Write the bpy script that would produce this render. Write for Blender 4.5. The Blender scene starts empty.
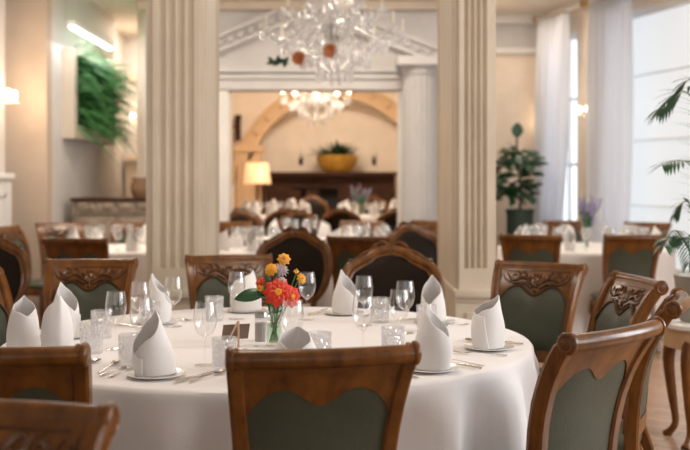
import bpy, bmesh, math, random
from mathutils import Vector, Matrix
V = Vector; PI = math.pi; sin = math.sin; cos = math.cos
R_ = random.Random(7)
SC = bpy.context.scene
COL = SC.collection
FPX = 1000.0; HZ = 183.0; CX = 345.0; CAMZ = 1.36
FLOOR_BACK = 0.12

# ------------------------------------------------------------------ materials
def newmat(name):
    m = bpy.data.materials.new(name); m.use_nodes = True
    nt = m.node_tree
    return m, nt, nt.nodes['Principled BSDF']
def N(nt, t, **kw):
    n = nt.nodes.new(t)
    for k, v in kw.items():
        if k in n.inputs: n.inputs[k].default_value = v
        else: setattr(n, k, v)
    return n
def ramp(nt, stops):
    r = nt.nodes.new('ShaderNodeValToRGB')
    e = r.color_ramp.elements
    while len(e) < len(stops): e.new(0.5)
    for i, (p, c) in enumerate(stops):
        e[i].position = p; e[i].color = (*c, 1)
    return r
def setp(b, color=None, rough=.5, metal=0, spec=.5, coat=0, sheen=0, trans=0, sss=0):
    if color: b.inputs['Base Color'].default_value = (*color, 1)
    b.inputs['Roughness'].default_value = rough
    b.inputs['Metallic'].default_value = metal
    b.inputs['Specular IOR Level'].default_value = spec
    b.inputs['Coat Weight'].default_value = coat
    b.inputs['Coat Roughness'].default_value = .15
    b.inputs['Sheen Weight'].default_value = sheen
    b.inputs['Transmission Weight'].default_value = trans
def noise_mat(name, c1, c2, scale=6, rough=.5, bump=0, bscale=None, stretch=(1,1,1), detail=4, **kw):
    m, nt, b = newmat(name)
    setp(b, c1, rough, **kw)
    tc = N(nt, 'ShaderNodeTexCoord'); mp = N(nt, 'ShaderNodeMapping')
    mp.inputs['Scale'].default_value = stretch
    nt.links.new(tc.outputs['Object'], mp.inputs['Vector'])
    no = N(nt, 'ShaderNodeTexNoise', Scale=scale, Detail=detail, Roughness=.6)
    nt.links.new(mp.outputs[0], no.inputs['Vector'])
    r = ramp(nt, [(.3, c1), (.7, c2)])
    nt.links.new(no.outputs['Fac'], r.inputs[0]); nt.links.new(r.outputs[0], b.inputs['Base Color'])
    if bump:
        n2 = N(nt, 'ShaderNodeTexNoise', Scale=bscale or scale*6, Detail=3)
        nt.links.new(mp.outputs[0], n2.inputs['Vector'])
        bp = N(nt, 'ShaderNodeBump', Strength=bump, Distance=.004)
        nt.links.new(n2.outputs['Fac'], bp.inputs['Height']); nt.links.new(bp.outputs[0], b.inputs['Normal'])
    return m
def plain(name, c, rough=.5, **kw):
    c2 = tuple(min(1, x*1.07) for x in c); c1 = tuple(x*.94 for x in c)
    return noise_mat(name, c1, c2, 3, rough, **kw)
def emit(name, c, s):
    m, nt, b = newmat(name)
    setp(b, c, .4)
    b.inputs['Emission Color'].default_value = (*c, 1); b.inputs['Emission Strength'].default_value = s
    return m
def thin_glass(name, tint=(.97,.98,.98), rough=.02, ior=1.5, bumpscale=0, extra=0.0, white=0.0):
    m, nt, b = newmat(name)
    nt.nodes.remove(b)
    out = nt.nodes['Material Output']
    tr = N(nt, 'ShaderNodeBsdfTransparent'); tr.inputs[0].default_value = (*tint, 1)
    gl = N(nt, 'ShaderNodeBsdfGlossy', Roughness=rough); gl.inputs[0].default_value = (1,1,1,1)
    fr = N(nt, 'ShaderNodeLayerWeight', Blend=.5)
    pw = N(nt, 'ShaderNodeMath', operation='POWER'); pw.inputs[1].default_value = 2.6
    nt.links.new(fr.outputs['Facing'], pw.inputs[0])
    ad = N(nt, 'ShaderNodeMath', operation='MULTIPLY_ADD'); ad.inputs[1].default_value = .75; ad.inputs[2].default_value = .045+extra; ad.use_clamp = True
    nt.links.new(pw.outputs[0], ad.inputs[0])
    mx = N(nt, 'ShaderNodeMixShader')
    nt.links.new(ad.outputs[0], mx.inputs[0]); nt.links.new(tr.outputs[0], mx.inputs[1]); nt.links.new(gl.outputs[0], mx.inputs[2])
    last = mx
    if bumpscale:
        tc = N(nt, 'ShaderNodeTexCoord')
        vo = N(nt, 'ShaderNodeTexVoronoi', Scale=bumpscale); vo.distance = 'MANHATTAN'
        nt.links.new(tc.outputs['Object'], vo.inputs['Vector'])
        bp = N(nt, 'ShaderNodeBump', Strength=1.0, Distance=.01)
        nt.links.new(vo.outputs['Distance'], bp.inputs['Height'])
        nt.links.new(bp.outputs[0], gl.inputs['Normal']); nt.links.new(bp.outputs[0], fr.inputs['Normal'])
    if white:
        df = N(nt, 'ShaderNodeBsdfDiffuse'); df.inputs[0].default_value = (.9,.9,.9,1)
        m2 = N(nt, 'ShaderNodeMixShader'); m2.inputs[0].default_value = white
        nt.links.new(mx.outputs[0], m2.inputs[1]); nt.links.new(df.outputs[0], m2.inputs[2]); last = m2
    nt.links.new(last.outputs[0], out.inputs['Surface'])
    return m
def cloth_mat(name, c, transl=0.0):
    m, nt, b = newmat(name)
    setp(b, c, .85, spec=.25, sheen=.3)
    tc = N(nt, 'ShaderNodeTexCoord')
    no = N(nt, 'ShaderNodeTexNoise', Scale=260, Detail=2)
    n2 = N(nt, 'ShaderNodeTexNoise', Scale=9, Detail=3)
    nt.links.new(tc.outputs['Object'], no.inputs['Vector']); nt.links.new(tc.outputs['Object'], n2.inputs['Vector'])
    ad = N(nt, 'ShaderNodeMath', operation='MULTIPLY_ADD'); ad.inputs[1].default_value = 3.0
    nt.links.new(n2.outputs['Fac'], ad.inputs[0]); nt.links.new(no.outputs['Fac'], ad.inputs[2])
    bp = N(nt, 'ShaderNodeBump', Strength=.18, Distance=.004)
    nt.links.new(ad.outputs[0], bp.inputs['Height']); nt.links.new(bp.outputs[0], b.inputs['Normal'])
    if transl:
        tl = N(nt, 'ShaderNodeBsdfTranslucent'); tl.inputs[0].default_value = (*c, 1)
        mx = N(nt, 'ShaderNodeMixShader'); mx.inputs[0].default_value = transl
        nt.links.new(b.outputs[0], mx.inputs[1]); nt.links.new(tl.outputs[0], mx.inputs[2])
        nt.links.new(mx.outputs[0], nt.nodes['Material Output'].inputs['Surface'])
    return m
def floor_mat():
    m, nt, b = newmat('floor_parquet')
    setp(b, (.5,.3,.17), .35, coat=.2)
    tc = N(nt, 'ShaderNodeTexCoord'); mp = N(nt, 'ShaderNodeMapping'); mp.inputs['Rotation'].default_value = (0,0,math.radians(40))
    nt.links.new(tc.outputs['Object'], mp.inputs[0])
    br = N(nt, 'ShaderNodeTexBrick', Scale=1.0)
    br.inputs['Brick Width'].default_value = .6; br.inputs['Row Height'].default_value = .085
    br.inputs['Mortar Size'].default_value = .003
    br.inputs['Color1'].default_value = (.47,.29,.18,1); br.inputs['Color2'].default_value = (.36,.21,.12,1)
    br.inputs['Mortar'].default_value = (.13,.07,.04,1)
    nt.links.new(mp.outputs[0], br.inputs[0])
    no = N(nt, 'ShaderNodeTexNoise', Scale=4, Detail=6)
    mp2 = N(nt, 'ShaderNodeMapping'); mp2.inputs['Rotation'].default_value = (0,0,math.radians(40)); mp2.inputs['Scale'].default_value = (1,14,1)
    nt.links.new(tc.outputs['Object'], mp2.inputs[0]); nt.links.new(mp2.outputs[0], no.inputs['Vector'])
    mx = N(nt, 'ShaderNodeMixRGB', blend_type='MULTIPLY'); mx.inputs[0].default_value = .35
    r = ramp(nt, [(.3,(.6,.55,.5)),(.7,(1,1,1))])
    nt.links.new(no.outputs['Fac'], r.inputs[0])
    nt.links.new(br.outputs[0], mx.inputs[1]); nt.links.new(r.outputs[0], mx.inputs[2]); nt.links.new(mx.outputs[0], b.inputs['Base Color'])
    return m

M = {}
M['wood'] = noise_mat('chair_walnut', (.070,.0225,.0032), (.195,.069,.0105), 7, .30, bump=.12, stretch=(3,3,.8), coat=.16, spec=.30)
M['wood_dark'] = noise_mat('dark_oak', (.030,.011,.005), (.060,.022,.009), 5, .5, spec=.2, stretch=(.5,2,2))
M['carve'] = noise_mat('carved_walnut', (.040,.013,.003), (.13,.046,.009), 14, .27, coat=.1, spec=.45)
M['green'] = noise_mat('green_leather', (.046,.050,.033), (.068,.071,.047), 5, .48, bump=.25, bscale=120, spec=.28)
M['black'] = noise_mat('black_brown_leather', (.011,.007,.005), (.021,.012,.007), 5, .45, bump=.2, bscale=120, spec=.08)
M['nail'] = plain('brass_nailheads', (.10,.055,.025), .35, metal=.8)
M['cloth'] = cloth_mat('tablecloth_linen', (.80,.765,.76))
M['napkin'] = cloth_mat('napkin_linen', (.86,.83,.81), .12)
M['curtain'] = cloth_mat('sheer_curtain', (.90,.92,.97), .42)
M['porcelain'] = plain('white_porcelain', (.80,.78,.75), .15, coat=.3)
M['silver'] = plain('silver_cutlery', (.72,.66,.58), .22, metal=1.0)
M['glass'] = thin_glass('wine_glass_crystal', (.985,.985,.985), .01, 1.45)
M['cut'] = thin_glass('cut_crystal', (.96,.96,.97), .06, 1.5, 90, .06, .13)
M['glassfar'] = thin_glass('stemware_far', (.95,.95,.95), .03, 1.45, 0, .05, .05)
M['crystal'] = thin_glass('chandelier_crystal', (.93,.94,.96), .05, 1.6, 60, .16, .22)
M['pier'] = plain('cream_paint', (.63,.535,.415), .45)
M['white'] = plain('white_paint', (.74,.72,.69), .5)
M['coolwhite'] = plain('cool_white_paint', (.76,.77,.78), .5)
M['greywall'] = plain('pale_grey_wall', (.60,.58,.57), .6)
M['cream'] = plain('cream_wall', (.66,.56,.45), .6)
M['peach'] = plain('peach_wall', (.80,.68,.555), .6)
M['tan'] = plain('tan_wall', (.50,.40,.32), .6)
M['arch'] = plain('ochre_arch_plaster', (.62,.42,.24), .6)
M['ceiling'] = plain('ceiling_plaster', (.72,.66,.58), .7)
M['stone'] = noise_mat('carved_grey_wood', (.14,.105,.08), (.36,.29,.23), 9, .6, bump=.6, bscale=25, stretch=(1,1,2.2))
M['floor'] = floor_mat()
M['leaf'] = noise_mat('fern_green', (.035,.17,.05), (.17,.47,.16), 9, .5)
M['leafdark'] = noise_mat('dark_leaf', (.008,.04,.016), (.025,.10,.035), 9, .35)
M['leafpale'] = noise_mat('herb_green', (.05,.16,.05), (.12,.30,.10), 9, .5)
M['stem'] = plain('stem_green', (.06,.19,.05), .5)
M['bark'] = plain('bark_brown', (.09,.06,.04), .8)
M['red'] = noise_mat('red_petal', (.58,.014,.004), (.72,.045,.008), 30, .5)
M['orange'] = noise_mat('orange_petal', (.75,.30,.012), (.85,.42,.03), 30, .5)
M['mauve'] = noise_mat('mauve_petal', (.42,.30,.32), (.55,.42,.42), 30, .6)
M['yellow'] = plain('yellow_centre', (.75,.42,.05), .6)
M['lavender'] = plain('lavender_bloom', (.33,.27,.48), .7)
M['whiteflower'] = plain('white_bloom', (.8,.78,.7), .7)
M['gold'] = noise_mat('gilt_bowl', (.42,.22,.035), (.62,.35,.06), 10, .4, metal=.35)
M['wicker'] = plain('brown_wicker', (.20,.11,.06), .7)
M['potgrey'] = plain('grey_ceramic', (.36,.335,.29), .6)
M['potgreen'] = plain('dark_green_planter', (.025,.05,.035), .5)
M['soil'] = plain('soil', (.03,.02,.015), .9)
M['black_metal'] = plain('black_metal', (.02,.02,.02), .5)
M['brass'] = plain('aged_brass', (.45,.28,.10), .35, metal=.9)
M['lightwood'] = plain('pale_wood', (.52,.33,.19), .5)
M['cardwood'] = plain('card_brown', (.16,.10,.07), .6)
M['frame'] = plain('beige_frame', (.60,.53,.44), .6)
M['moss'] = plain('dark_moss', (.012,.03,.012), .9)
M['bulb'] = emit('warm_bulb', (1.0,.80,.56), 14)
M['bulbcool'] = emit('picture_light_tube', (.95,.97,1.0), 2.2)
M['shade'] = emit('lit_lampshade', (1.0,.60,.34), .3)
M['pane'] = emit('daylit_blind', (.93,.975,1.0), .58)
M['pane'].node_tree.nodes['Principled BSDF'].inputs['Base Color'].default_value = (.3,.3,.3,1)
M['shine'] = emit('daylit_pane', (.93,.975,1.0), .8)
M['terracotta'] = plain('burnt_orange_silk', (.55,.17,.05), .7)
M['wax'] = plain('ivory_candle', (.80,.74,.64), .5)
M['firebox'] = plain('firebox_black', (.012,.012,.012), .8)  # even matt black for the back of the fire opening
M['pendant_metal'] = plain('steel_cap', (.42,.41,.40), .3, metal=.9)

# ------------------------------------------------------------------ builders
class MB:
    def __init__(s): s.bm = bmesh.new()
    def face(s, vs):
        try: return s.bm.faces.new(vs)
        except ValueError: return None
    def box(s, c, d, rz=0, bev=0):
        hx, hy, hz = d[0]/2, d[1]/2, d[2]/2
        rm = Matrix.Rotation(rz, 3, 'Z')
        co = [V((x*hx, y*hy, z*hz)) for x in (-1,1) for y in (-1,1) for z in (-1,1)]
        v = [s.bm.verts.new(V(c)+rm@p) for p in co]
        fs = [s.face([v[i] for i in f]) for f in ((0,1,3,2),(4,6,7,5),(0,4,5,1),(2,3,7,6),(0,2,6,4),(1,5,7,3))]
        if bev:
            es = {e for f in fs for e in f.edges}
            bmesh.ops.bevel(s.bm, geom=list(es), offset=bev, segments=2, affect='EDGES', profile=.5)
        return s
    def b2(s, x0, x1, y0, y1, z0, z1, bev=0):
        return s.box(((x0+x1)/2,(y0+y1)/2,(z0+z1)/2), (abs(x1-x0),abs(y1-y0),abs(z1-z0)), 0, bev)
    def rings(s, rings, closed=True, cap=True):
        vr = [[s.bm.verts.new(p) for p in r] for r in rings]
        n = len(vr[0])
        for a, b in zip(vr, vr[1:]):
            for i in range(n if closed else n-1):
                j = (i+1) % n
                s.face((a[i], a[j], b[j], b[i]))
        if cap and closed:
            s.face(list(reversed(vr[0]))); s.face(vr[-1])
        return s
    def tube(s, pts, r, n=8, cap=True, flat=1.0, up=None):
        pts = [V(p) for p in pts]; k = len(pts)
        rs = r if isinstance(r, (list, tuple)) else [r]*k
        if len(rs) != k: rs = [rs[0]+(rs[-1]-rs[0])*i/(k-1) for i in range(k)]
        rings = []; prev = None
        for i, p in enumerate(pts):
            t = (pts[min(i+1,k-1)]-pts[max(i-1,0)]).normalized()
            if prev is None:
                u0 = V(up) if up else (V((0,0,1)) if abs(t.z) < .9 else V((0,1,0)))
                a = t.cross(u0).normalized()
            else:
                a = (prev - t*prev.dot(t)).normalized()
            prev = a; b = t.cross(a)
            rings.append([p + a*(rs[i]*cos(2*PI*j/n)) + b*(rs[i]*flat*sin(2*PI*j/n)) for j in range(n)])
        return s.rings(rings, True, cap)
    def lathe(s, prof, n=24, c=(0,0,0), mat=None, cap=False):
        c = V(c); rings = []
        for r, z in prof:
            ring = []
            for j in range(n):
                p = V((r*cos(2*PI*j/n), r*sin(2*PI*j/n), z))
                if mat is not None: p = mat @ p
                ring.append(c+p)
            rings.append(ring)
        return s.rings(rings, True, cap)
    def ball(s, c, r, n=8, m=6, sc=(1,1,1)):
        prof = [(max(1e-4, sin(PI*i/m)), -cos(PI*i/m)) for i in range(m+1)]
        rings = [[V(c)+V((a*cos(2*PI*j/n)*r*sc[0], a*sin(2*PI*j/n)*r*sc[1], z*r*sc[2])) for j in range(n)] for a, z in prof]
        return s.rings(rings, True, True)
    def grid(s, f, nu, nv, cu=False):
        vs = [[s.bm.verts.new(f(i/nu, j/nv)) for i in range(nu if cu else nu+1)] for j in range(nv+1)]
        for j in range(nv):
            for i in range(nu):
                k = (i+1) % nu if cu else i+1
                s.face((vs[j][i], vs[j][k], vs[j+1][k], vs[j+1][i]))
        return vs
    def shell(s, f, g, nu, nv):
        a = s.grid(f, nu, nv); b = s.grid(g, nu, nv)
        for i in range(nu):
            s.face((a[0][i+1], a[0][i], b[0][i], b[0][i+1])); s.face((a[nv][i], a[nv][i+1], b[nv][i+1], b[nv][i]))
        for j in range(nv):
            s.face((a[j][0], a[j+1][0], b[j+1][0], b[j][0])); s.face((a[j+1][nu], a[j][nu], b[j][nu], b[j+1][nu]))
        return s
    def leaf(s, base, d, up, L, W, bend=.3, n=5, cup=.15):
        base = V(base); d = V(d).normalized(); up = V(up)
        side = d.cross(up)
        if side.length < 1e-3: side = d.cross(V((1,.3,.2)))
        side.normalize(); nrm = side.cross(d).normalized()
        rows = []
        for i in range(n+1):
            t = i/n
            w = W*.5*(sin(PI*min(1, t*.92+.06))**.8)
            if i == n: w = W*.02
            c = base + d*(L*t) - nrm*(bend*L*t*t)
            rows.append([s.bm.verts.new(c-side*w+nrm*cup*w), s.bm.verts.new(c), s.bm.verts.new(c+side*w+nrm*cup*w)])
        for a, b in zip(rows, rows[1:]):
            s.face((a[0],a[1],b[1],b[0])); s.face((a[1],a[2],b[2],b[1]))
        return s
    def build(s, name, mat, parent=None, smooth=True, solid=0, sub=0, loc=None):
        me = bpy.data.meshes.new(name)
        bmesh.ops.recalc_face_normals(s.bm, faces=s.bm.faces[:])
        s.bm.to_mesh(me); s.bm.free()
        me.materials.append(mat)
        if smooth:
            me.polygons.foreach_set('use_smooth', [True]*len(me.polygons))
            me.set_sharp_from_angle(angle=math.radians(38))
        o = bpy.data.objects.new(name, me); COL.objects.link(o)
        if loc is not None: o.location = loc
        if parent: o.parent = parent
        if solid:
            md = o.modifiers.new('thickness', 'SOLIDIFY'); md.thickness = solid; md.offset = 0
        if sub:
            md = o.modifiers.new('smooth', 'SUBSURF'); md.levels = sub; md.render_levels = sub
        return o

def tag(o, label, cat, group=None, kind=None):
    o['label'] = label; o['category'] = cat
    if group: o['group'] = group
    if kind: o['kind'] = kind
    return o
def thing(name, label, cat, loc=(0,0,0), rz=0, group=None):
    o = bpy.data.objects.new(name, None); COL.objects.link(o)
    o.empty_display_size = .05
    o.location = loc; o.rotation_euler = (0,0,rz)
    return tag(o, label, cat, group)
def struct(o):
    o['kind'] = 'structure'; return o
def dup(root, loc, rz=0, label=None, group=None, scale=None):
    def rec(o, par):
        c = o.copy(); COL.objects.link(c)
        if par: c.parent = par
        for ch in o.children: rec(ch, c)
        return c
    r = rec(root, None)
    r.location = loc; r.rotation_euler = (0,0,rz)
    if label: r['label'] = label
    if group: r['group'] = group
    if scale: r.scale = (scale,)*3
    return r
def X(px, Y): return (px-CX)/FPX*Y
def Z(py, Y): return CAMZ-(py-HZ)/FPX*Y
def cat_rom(pts, n=6):
    pts = [V(p) for p in pts]; out = []
    for i in range(len(pts)-1):
        p0 = pts[max(i-1,0)]; p1 = pts[i]; p2 = pts[i+1]; p3 = pts[min(i+2,len(pts)-1)]
        for k in range(n):
            t = k/n
            out.append(.5*((2*p1)+(p2-p0)*t+(2*p0-5*p1+4*p2-p3)*t*t+(3*p1-p0-3*p2+p3)*t**3))
    out.append(pts[-1]); return out
def rz_of(fx, fy): return math.atan2(-fx, fy)

# ------------------------------------------------------------------ the room
CEIL = 3.66
def wall(name, p0, p1, z0, z1, mat, thick=.2, openings=(), side=1):
    """wall from p0 to p1 (plan), openings (t0,t1,za,zb) in metres along it; thickness away from the room"""
    p0 = V((*p0,0)); p1 = V((*p1,0)); d = (p1-p0); L = d.length; d.normalize(); nrm = V((d.y,-d.x,0))*side
    mb = MB()
    def blk(a, b, za, zb):
        if b-a < 1e-4 or zb-za < 1e-4: return
        mb.box(p0+d*((a+b)/2)+nrm*(thick/2)+V((0,0,(za+zb)/2)), (b-a, thick, zb-za), math.atan2(d.y,d.x))
    t = 0
    for (a, b, za, zb) in sorted(openings):
        blk(t, a, z0, z1); blk(a, b, z0, za); blk(a, b, zb, z1); t = b
    blk(t, L, z0, z1)
    return struct(mb.build(name, mat, smooth=False))

f = MB(); f.b2(-6, 7, -5, 18.6, -.12, 0); struct(f.build('floor', M['floor'], smooth=False))
f = MB(); f.b2(-2.4, 1.7, 13.8, 17.4, .001, FLOOR_BACK); struct(f.build('floor_platform', M['floor'], smooth=False))
f = MB(); f.b2(-6, 7, -5, 18.6, CEIL, CEIL+.15); struct(f.build('ceiling', M['ceiling'], smooth=False))
# left: near wall, projecting pier face, white wall with the fern frame
wall('wall_left', (-3.57,-4.2), (-3.57,10.5), 0, CEIL, M['greywall'], side=-1)
f = MB(); f.b2(-3.9, -3.2, 10.72, 10.92, 0, CEIL); struct(f.build('wall_left_pier', M['tan'], smooth=False))
wall('wall_left_far', (-3.2,10.92), (-3.2,13.9), 0, CEIL, M['greywall'], side=-1)
f = MB(); f.b2(-3.57,-3.50,-4.1,10.5,0,1.40); f.b2(-3.57,-3.47,-4.1,10.52,1.40,1.46,.01)
for k in range(9):
    y0 = 1.0+k*1.05; 
    for (a,b,za,zb) in ((y0,y0+.9,.3,.34),(y0,y0+.9,1.22,1.26),(y0,y0+.04,.3,1.26),(y0+.86,y0+.9,.3,1.26)):
        f.b2(-3.5,-3.485,a,b,za,zb)
struct(f.build('trim_wainscot', M['coolwhite'], smooth=False))
# opening wall at Y=12 with its doorway to the back room
wall('wall_back', (-2.4,12.0), (1.7,12.0), 0, CEIL, M['greywall'], .25, [(-1.48+2.4, .70+2.4, 0, 2.47)], side=-1)
f = MB(); f.b2(-1.52,-1.39,11.93,12.28,0,2.47); f.b2(.64,.74,11.93,12.28,0,2.47); struct(f.build('trim_doorway', M['white'], smooth=False))
f = MB(); f.b2(-1.6,1.25,11.9,12.0,2.475,2.60); f.b2(-1.65,1.3,11.86,12.0,2.60,2.65); struct(f.build('trim_entablature', M['greywall'], smooth=False))
f = MB()
for (xa, za, xb, zb) in ((-1.62,2.86,-.43,3.36), (1.12,2.76,-.43,3.36)):
    a = V((xa,0,za)); b = V((xb,0,zb)); d = (b-a).normalized(); n = V((-d.z,0,d.x))
    if n.z < 0: n = -n
    for (o0, o1, dep) in ((0,.05,.14),(.05,.16,.06),(.16,.22,.12)):
        q = [a+n*o0, b+n*o0, b+n*o1, a+n*o1]
        f.rings([[V((p.x,12.0-dep,p.z)) for p in q],[V((p.x,12.02,p.z)) for p in q]])
    L = (b-a).length
    for k in range(int(L/.13)):
        p = a+d*(.06+k*.13)+n*.10
        f.box((p.x,11.92,p.z),(.06,.06,.06))
f.b2(-1.75,1.3,11.9,12.02,2.68,2.76)
struct(f.build('trim_pediment', M['greywall'], smooth=False))
f = MB(); f.b2(-2.45,1.7,11.72,12.0,3.52,3.66); f.b2(-2.45,1.7,11.84,12.0,3.42,3.52); struct(f.build('trim_cornice', M['cream'], smooth=False))
# side walls around the far spaces
wall('wall_right_return', (1.7,12.25), (1.7,17.4), 0, CEIL, M['peach'], .15, side=-1)
wall('wall_corridor', (-2.4,12.25), (-2.4,17.4), 0, CEIL, M['peach'], .15, side=-1)
wall('wall_right_back', (1.7,13.8), (3.1,13.8), 0, CEIL, M['peach'], .2, side=-1)
f = MB(); f.b2(1.86,2.9,13.72,13.8,3.14,3.22); f.b2(1.86,2.9,13.6,13.8,3.54,3.66); f.b2(1.86,2.9,13.77,13.8,1.33,1.37); f.b2(1.86,2.9,13.77,13.8,0,.2)
struct(f.build('trim_picture_rail', M['white'], smooth=False))
f = MB(); f.b2(1.86,2.9,13.785,13.8,3.22,3.54); struct(f.build('trim_frieze', M['greywall'], smooth=False))
wall('wall_corridor_end', (-3.6,15.6), (-2.5,15.6), 0, CEIL, M['greywall'], .2, side=-1)
wall('wall_corridor_left', (-3.45,13.9), (-3.45,15.6), 0, CEIL, M['greywall'], .2, side=-1)
f = MB(); f.b2(-3.4,-2.56,15.5,15.6,0,1.70); f.b2(-3.4,-2.56,15.44,15.6,1.70,1.78)
f.b2(-3.06,-2.97,15.54,15.6,1.78,2.4); f.b2(-2.86,-2.80,15.54,15.6,1.78,3.0); f.b2(-3.38,-2.56,15.5,15.6,2.95,3.05)
struct(f.build('trim_corridor_panelling', M['cream'], smooth=False))
# back room end wall, arch, alcove
f = MB()
AC = V((X(335,17),0,Z(185,17))); RI = 1.48; RO = 1.74
def archpt(r, a): return V((AC.x+r*cos(a), 0, AC.z+r*sin(a)))
def wallface():
    y = 17.0
    K = 28
    prev = None
    for i in range(K+1):
        a = PI*i/K
        p = archpt(RI, a); 
        e = 4.0
        q = V((max(-2.4,min(1.7,AC.x+e*cos(a)*2)),0,min(CEIL, AC.z+e*sin(a)*1.2)))
        cur = [f.bm.verts.new((p.x,y,p.z)), f.bm.verts.new((q.x,y,q.z)), f.bm.verts.new((p.x,y+.4,p.z))]
        if prev:
            f.face((prev[0],cur[0],cur[1],prev[1])); f.face((prev[0],prev[2],cur[2],cur[0]))
        prev = cur
wallface()
f.b2(-2.4, AC.x-RI, 17.0, 17.4, 0, AC.z); f.b2(AC.x+RI, 1.7, 17.0, 17.4, 0, AC.z)
f.b2(-2.5, 1.8, 17.4, 17.6, 0, CEIL)
struct(f.build('wall_back_alcove', M['peach'], smooth=False))
f = MB()
for (r0, r1, dep) in ((RI, RI+.06, .10), (RI+.06, RO-.05, .05), (RO-.05, RO, .12)):
    f.shell(lambda u,v: archpt(r0+(r1-r0)*v, .04+(PI-.08)*u)+V((0,17.0-dep,0)), lambda u,v: archpt(r0+(r1-r0)*v, .04+(PI-.08)*u)+V((0,17.02,0)), 32, 1)
for k in range(1,16):
    p = archpt((RI+RO)/2, PI*k/16); f.ball((p.x,16.94,p.z), .05, 8, 5, (1,.5,1))
struct(f.build('trim_arch', M['arch']))
f = MB(); f.b2(X(238,17), X(262,17), 16.9, 17.05, FLOOR_BACK, Z(152,17)); f.b2(X(235,17), X(265,17), 16.86, 17.05, Z(152,17), Z(146,17)); f.b2(X(240,17)+.06, X(260,17)-.06, 16.88, 16.9, .6, Z(160,17))
struct(f.build('trim_arch_pilaster', M['arch'], smooth=False))
# right window wall (angled)
WR0 = V((2.77,13.5,0)); WRD = V((.283,-1,0)).normalized(); WRN = V((-WRD.y*-1, 0, 0))
WRN = V((-.962,-.272,0))  # into the room
def WR(t, off=0, z=0):
    s = t*math.sqrt(1+.283**2)
    return WR0+WRD*s+WRN*off+V((0,0,z))
SL = math.sqrt(1+.283**2)
wall('wall_right', (WR0.x-.085,WR0.y+.3), tuple(WR(8.0))[:2], 0, CEIL, M['peach'], .25, [((.08+.3)*SL,(.70+.3)*SL,.75,3.3), ((1.55+.3)*SL,(4.4+.3)*SL,.35,3.35)], side=-1)
e = WR(8.0)
wall('wall_right_near', (e.x,e.y), (e.x,-4.2), 0, CEIL, M['tan'], .25, [(.6,2.2,.5,3.2),(3.0,4.6,.5,3.2),(5.6,7.2,.5,3.2)], side=-1)
wall('wall_front', (-3.8,-4.2), (e.x+.2,-4.2), 0, CEIL, M['tan'], .25, [(1.0,2.8,.4,3.2),(3.6,5.4,.4,3.2),(6.2,8.0,.4,3.2)], side=1)
def window(name, p0, d, n, w, z0, z1, nx, nz, mat, mw=.025):
    fr = MB(); rz = math.atan2(d.y,d.x)
    def bar(a,b,za,zb,th=.07): fr.box(p0+d*((a+b)/2)-n*.08+V((0,0,(za+zb)/2)), (b-a,th,zb-za), rz)
    bar(0,.07,z0,z1); bar(w-.07,w,z0,z1); bar(0,w,z0,z0+.08); bar(0,w,z1-.08,z1)
    for i in range(1,nx): bar(w*i/nx-mw,w*i/nx+mw,z0,z1,.05)
    for j in range(1,nz): bar(0,w,z0+(z1-z0)*j/nz-mw,z0+(z1-z0)*j/nz+mw,.05)
    fr.box(p0+d*(w/2)+n*.03+V((0,0,z0-.03)), (w+.16,.14,.05), rz)
    o = struct(fr.build(name, M['coolwhite'], smooth=False))
    pm = MB(); pm.box(p0+d*(w/2)-n*.10+V((0,0,(z0+z1)/2)), (w,.01,z1-z0), rz)
    pm.build('window_pane', mat, o, smooth=False)
    return o
window('window_1', WR(.08), WRD, WRN, .62*SL, .75, 3.3, 2, 3, M['shine'])
window('window_2', WR(1.55), WRD, WRN, 2.85*SL, .35, 3.35, 2, 4, M['pane'], .007)
k = 3
for a in (.6,3.0,5.6):
    window('window_%d' % k, V((e.x,e.y-a,0)), V((0,-1,0)), V((-1,0,0)), 1.6, .5, 3.2, 2, 3, M['shine']); k += 1
for a in (1.0,3.6,6.2):
    window('window_%d' % k, V((-3.8+a,-4.2,0)), V((1,0,0)), V((0,1,0)), 1.8, .4, 3.2, 2, 3, M['shine']); k += 1
f = MB(); f.box(WR(3.9,.02,.09), (8.6,.05,.18), math.atan2(WRD.y,WRD.x)); struct(f.build('baseboard_right', M['white'], smooth=False))
f = MB(); f.b2(1.86,2.9,13.74,13.8,0,.18); struct(f.build('baseboard_back', M['white'], smooth=False))

# piers (fluted pilasters on a panelled pedestal)
def pier(name, x0, x1, y0, y1, fx0, fx1, nfl):
    f = MB()
    zc = .70
    f.b2(x0, x1, y0+.03, y1, 0, CEIL)
    # fluted front slab
    prof = []
    w = (fx1-fx0); pitch = w/nfl
    prof.append((fx0-.028, y0)); 
    for i in range(nfl):
        a = fx0+pitch*(i+.12); b = fx0+pitch*(i+.88)
        for t in range(7):
            th = PI*t/6
            prof.append(((a+b)/2-(b-a)/2*cos(th), y0+.026*sin(th)))
    prof.append((fx1+.028, y0)); prof.append((fx1+.028, y0+.05)); prof.append((fx0-.028, y0+.05))
    def sect(pr, za, zb): f.rings([[V((px,py,za)) for px,py in pr],[V((px,py,zb)) for px,py in pr]])
    sect(prof, .83, CEIL)
    f.b2(fx0-.028, fx1+.028, y0, y0+.05, zc, .83)
    f.b2(x0-.01, x1+.01, y0-.05, y1+.01, zc-.05, zc, .008); f.b2(x0-.004, x1+.004, y0-.03, y1+.005, zc-.075, zc-.05)
    f.b2(x0-.002, x1+.002, y0-.02, y1, 0, zc-.07)
    f.b2(x0-.015, x1+.015, y0-.04, y1+.01, 0, .16, .006)
    # raised panel on pedestal and moulding strips on the side faces
    f.b2(x0+.06, x1-.06, y0-.03, y0, .24, zc-.14, .006)
    for (a,b) in ((y0+.12,y0+.14),(y1-.14,y1-.12)):
        for xx in (x0,x1): f.b2(xx-.006, xx+.006, a, b, .85, 3.4)
    return struct(f.build(name, M['pier']))
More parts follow.
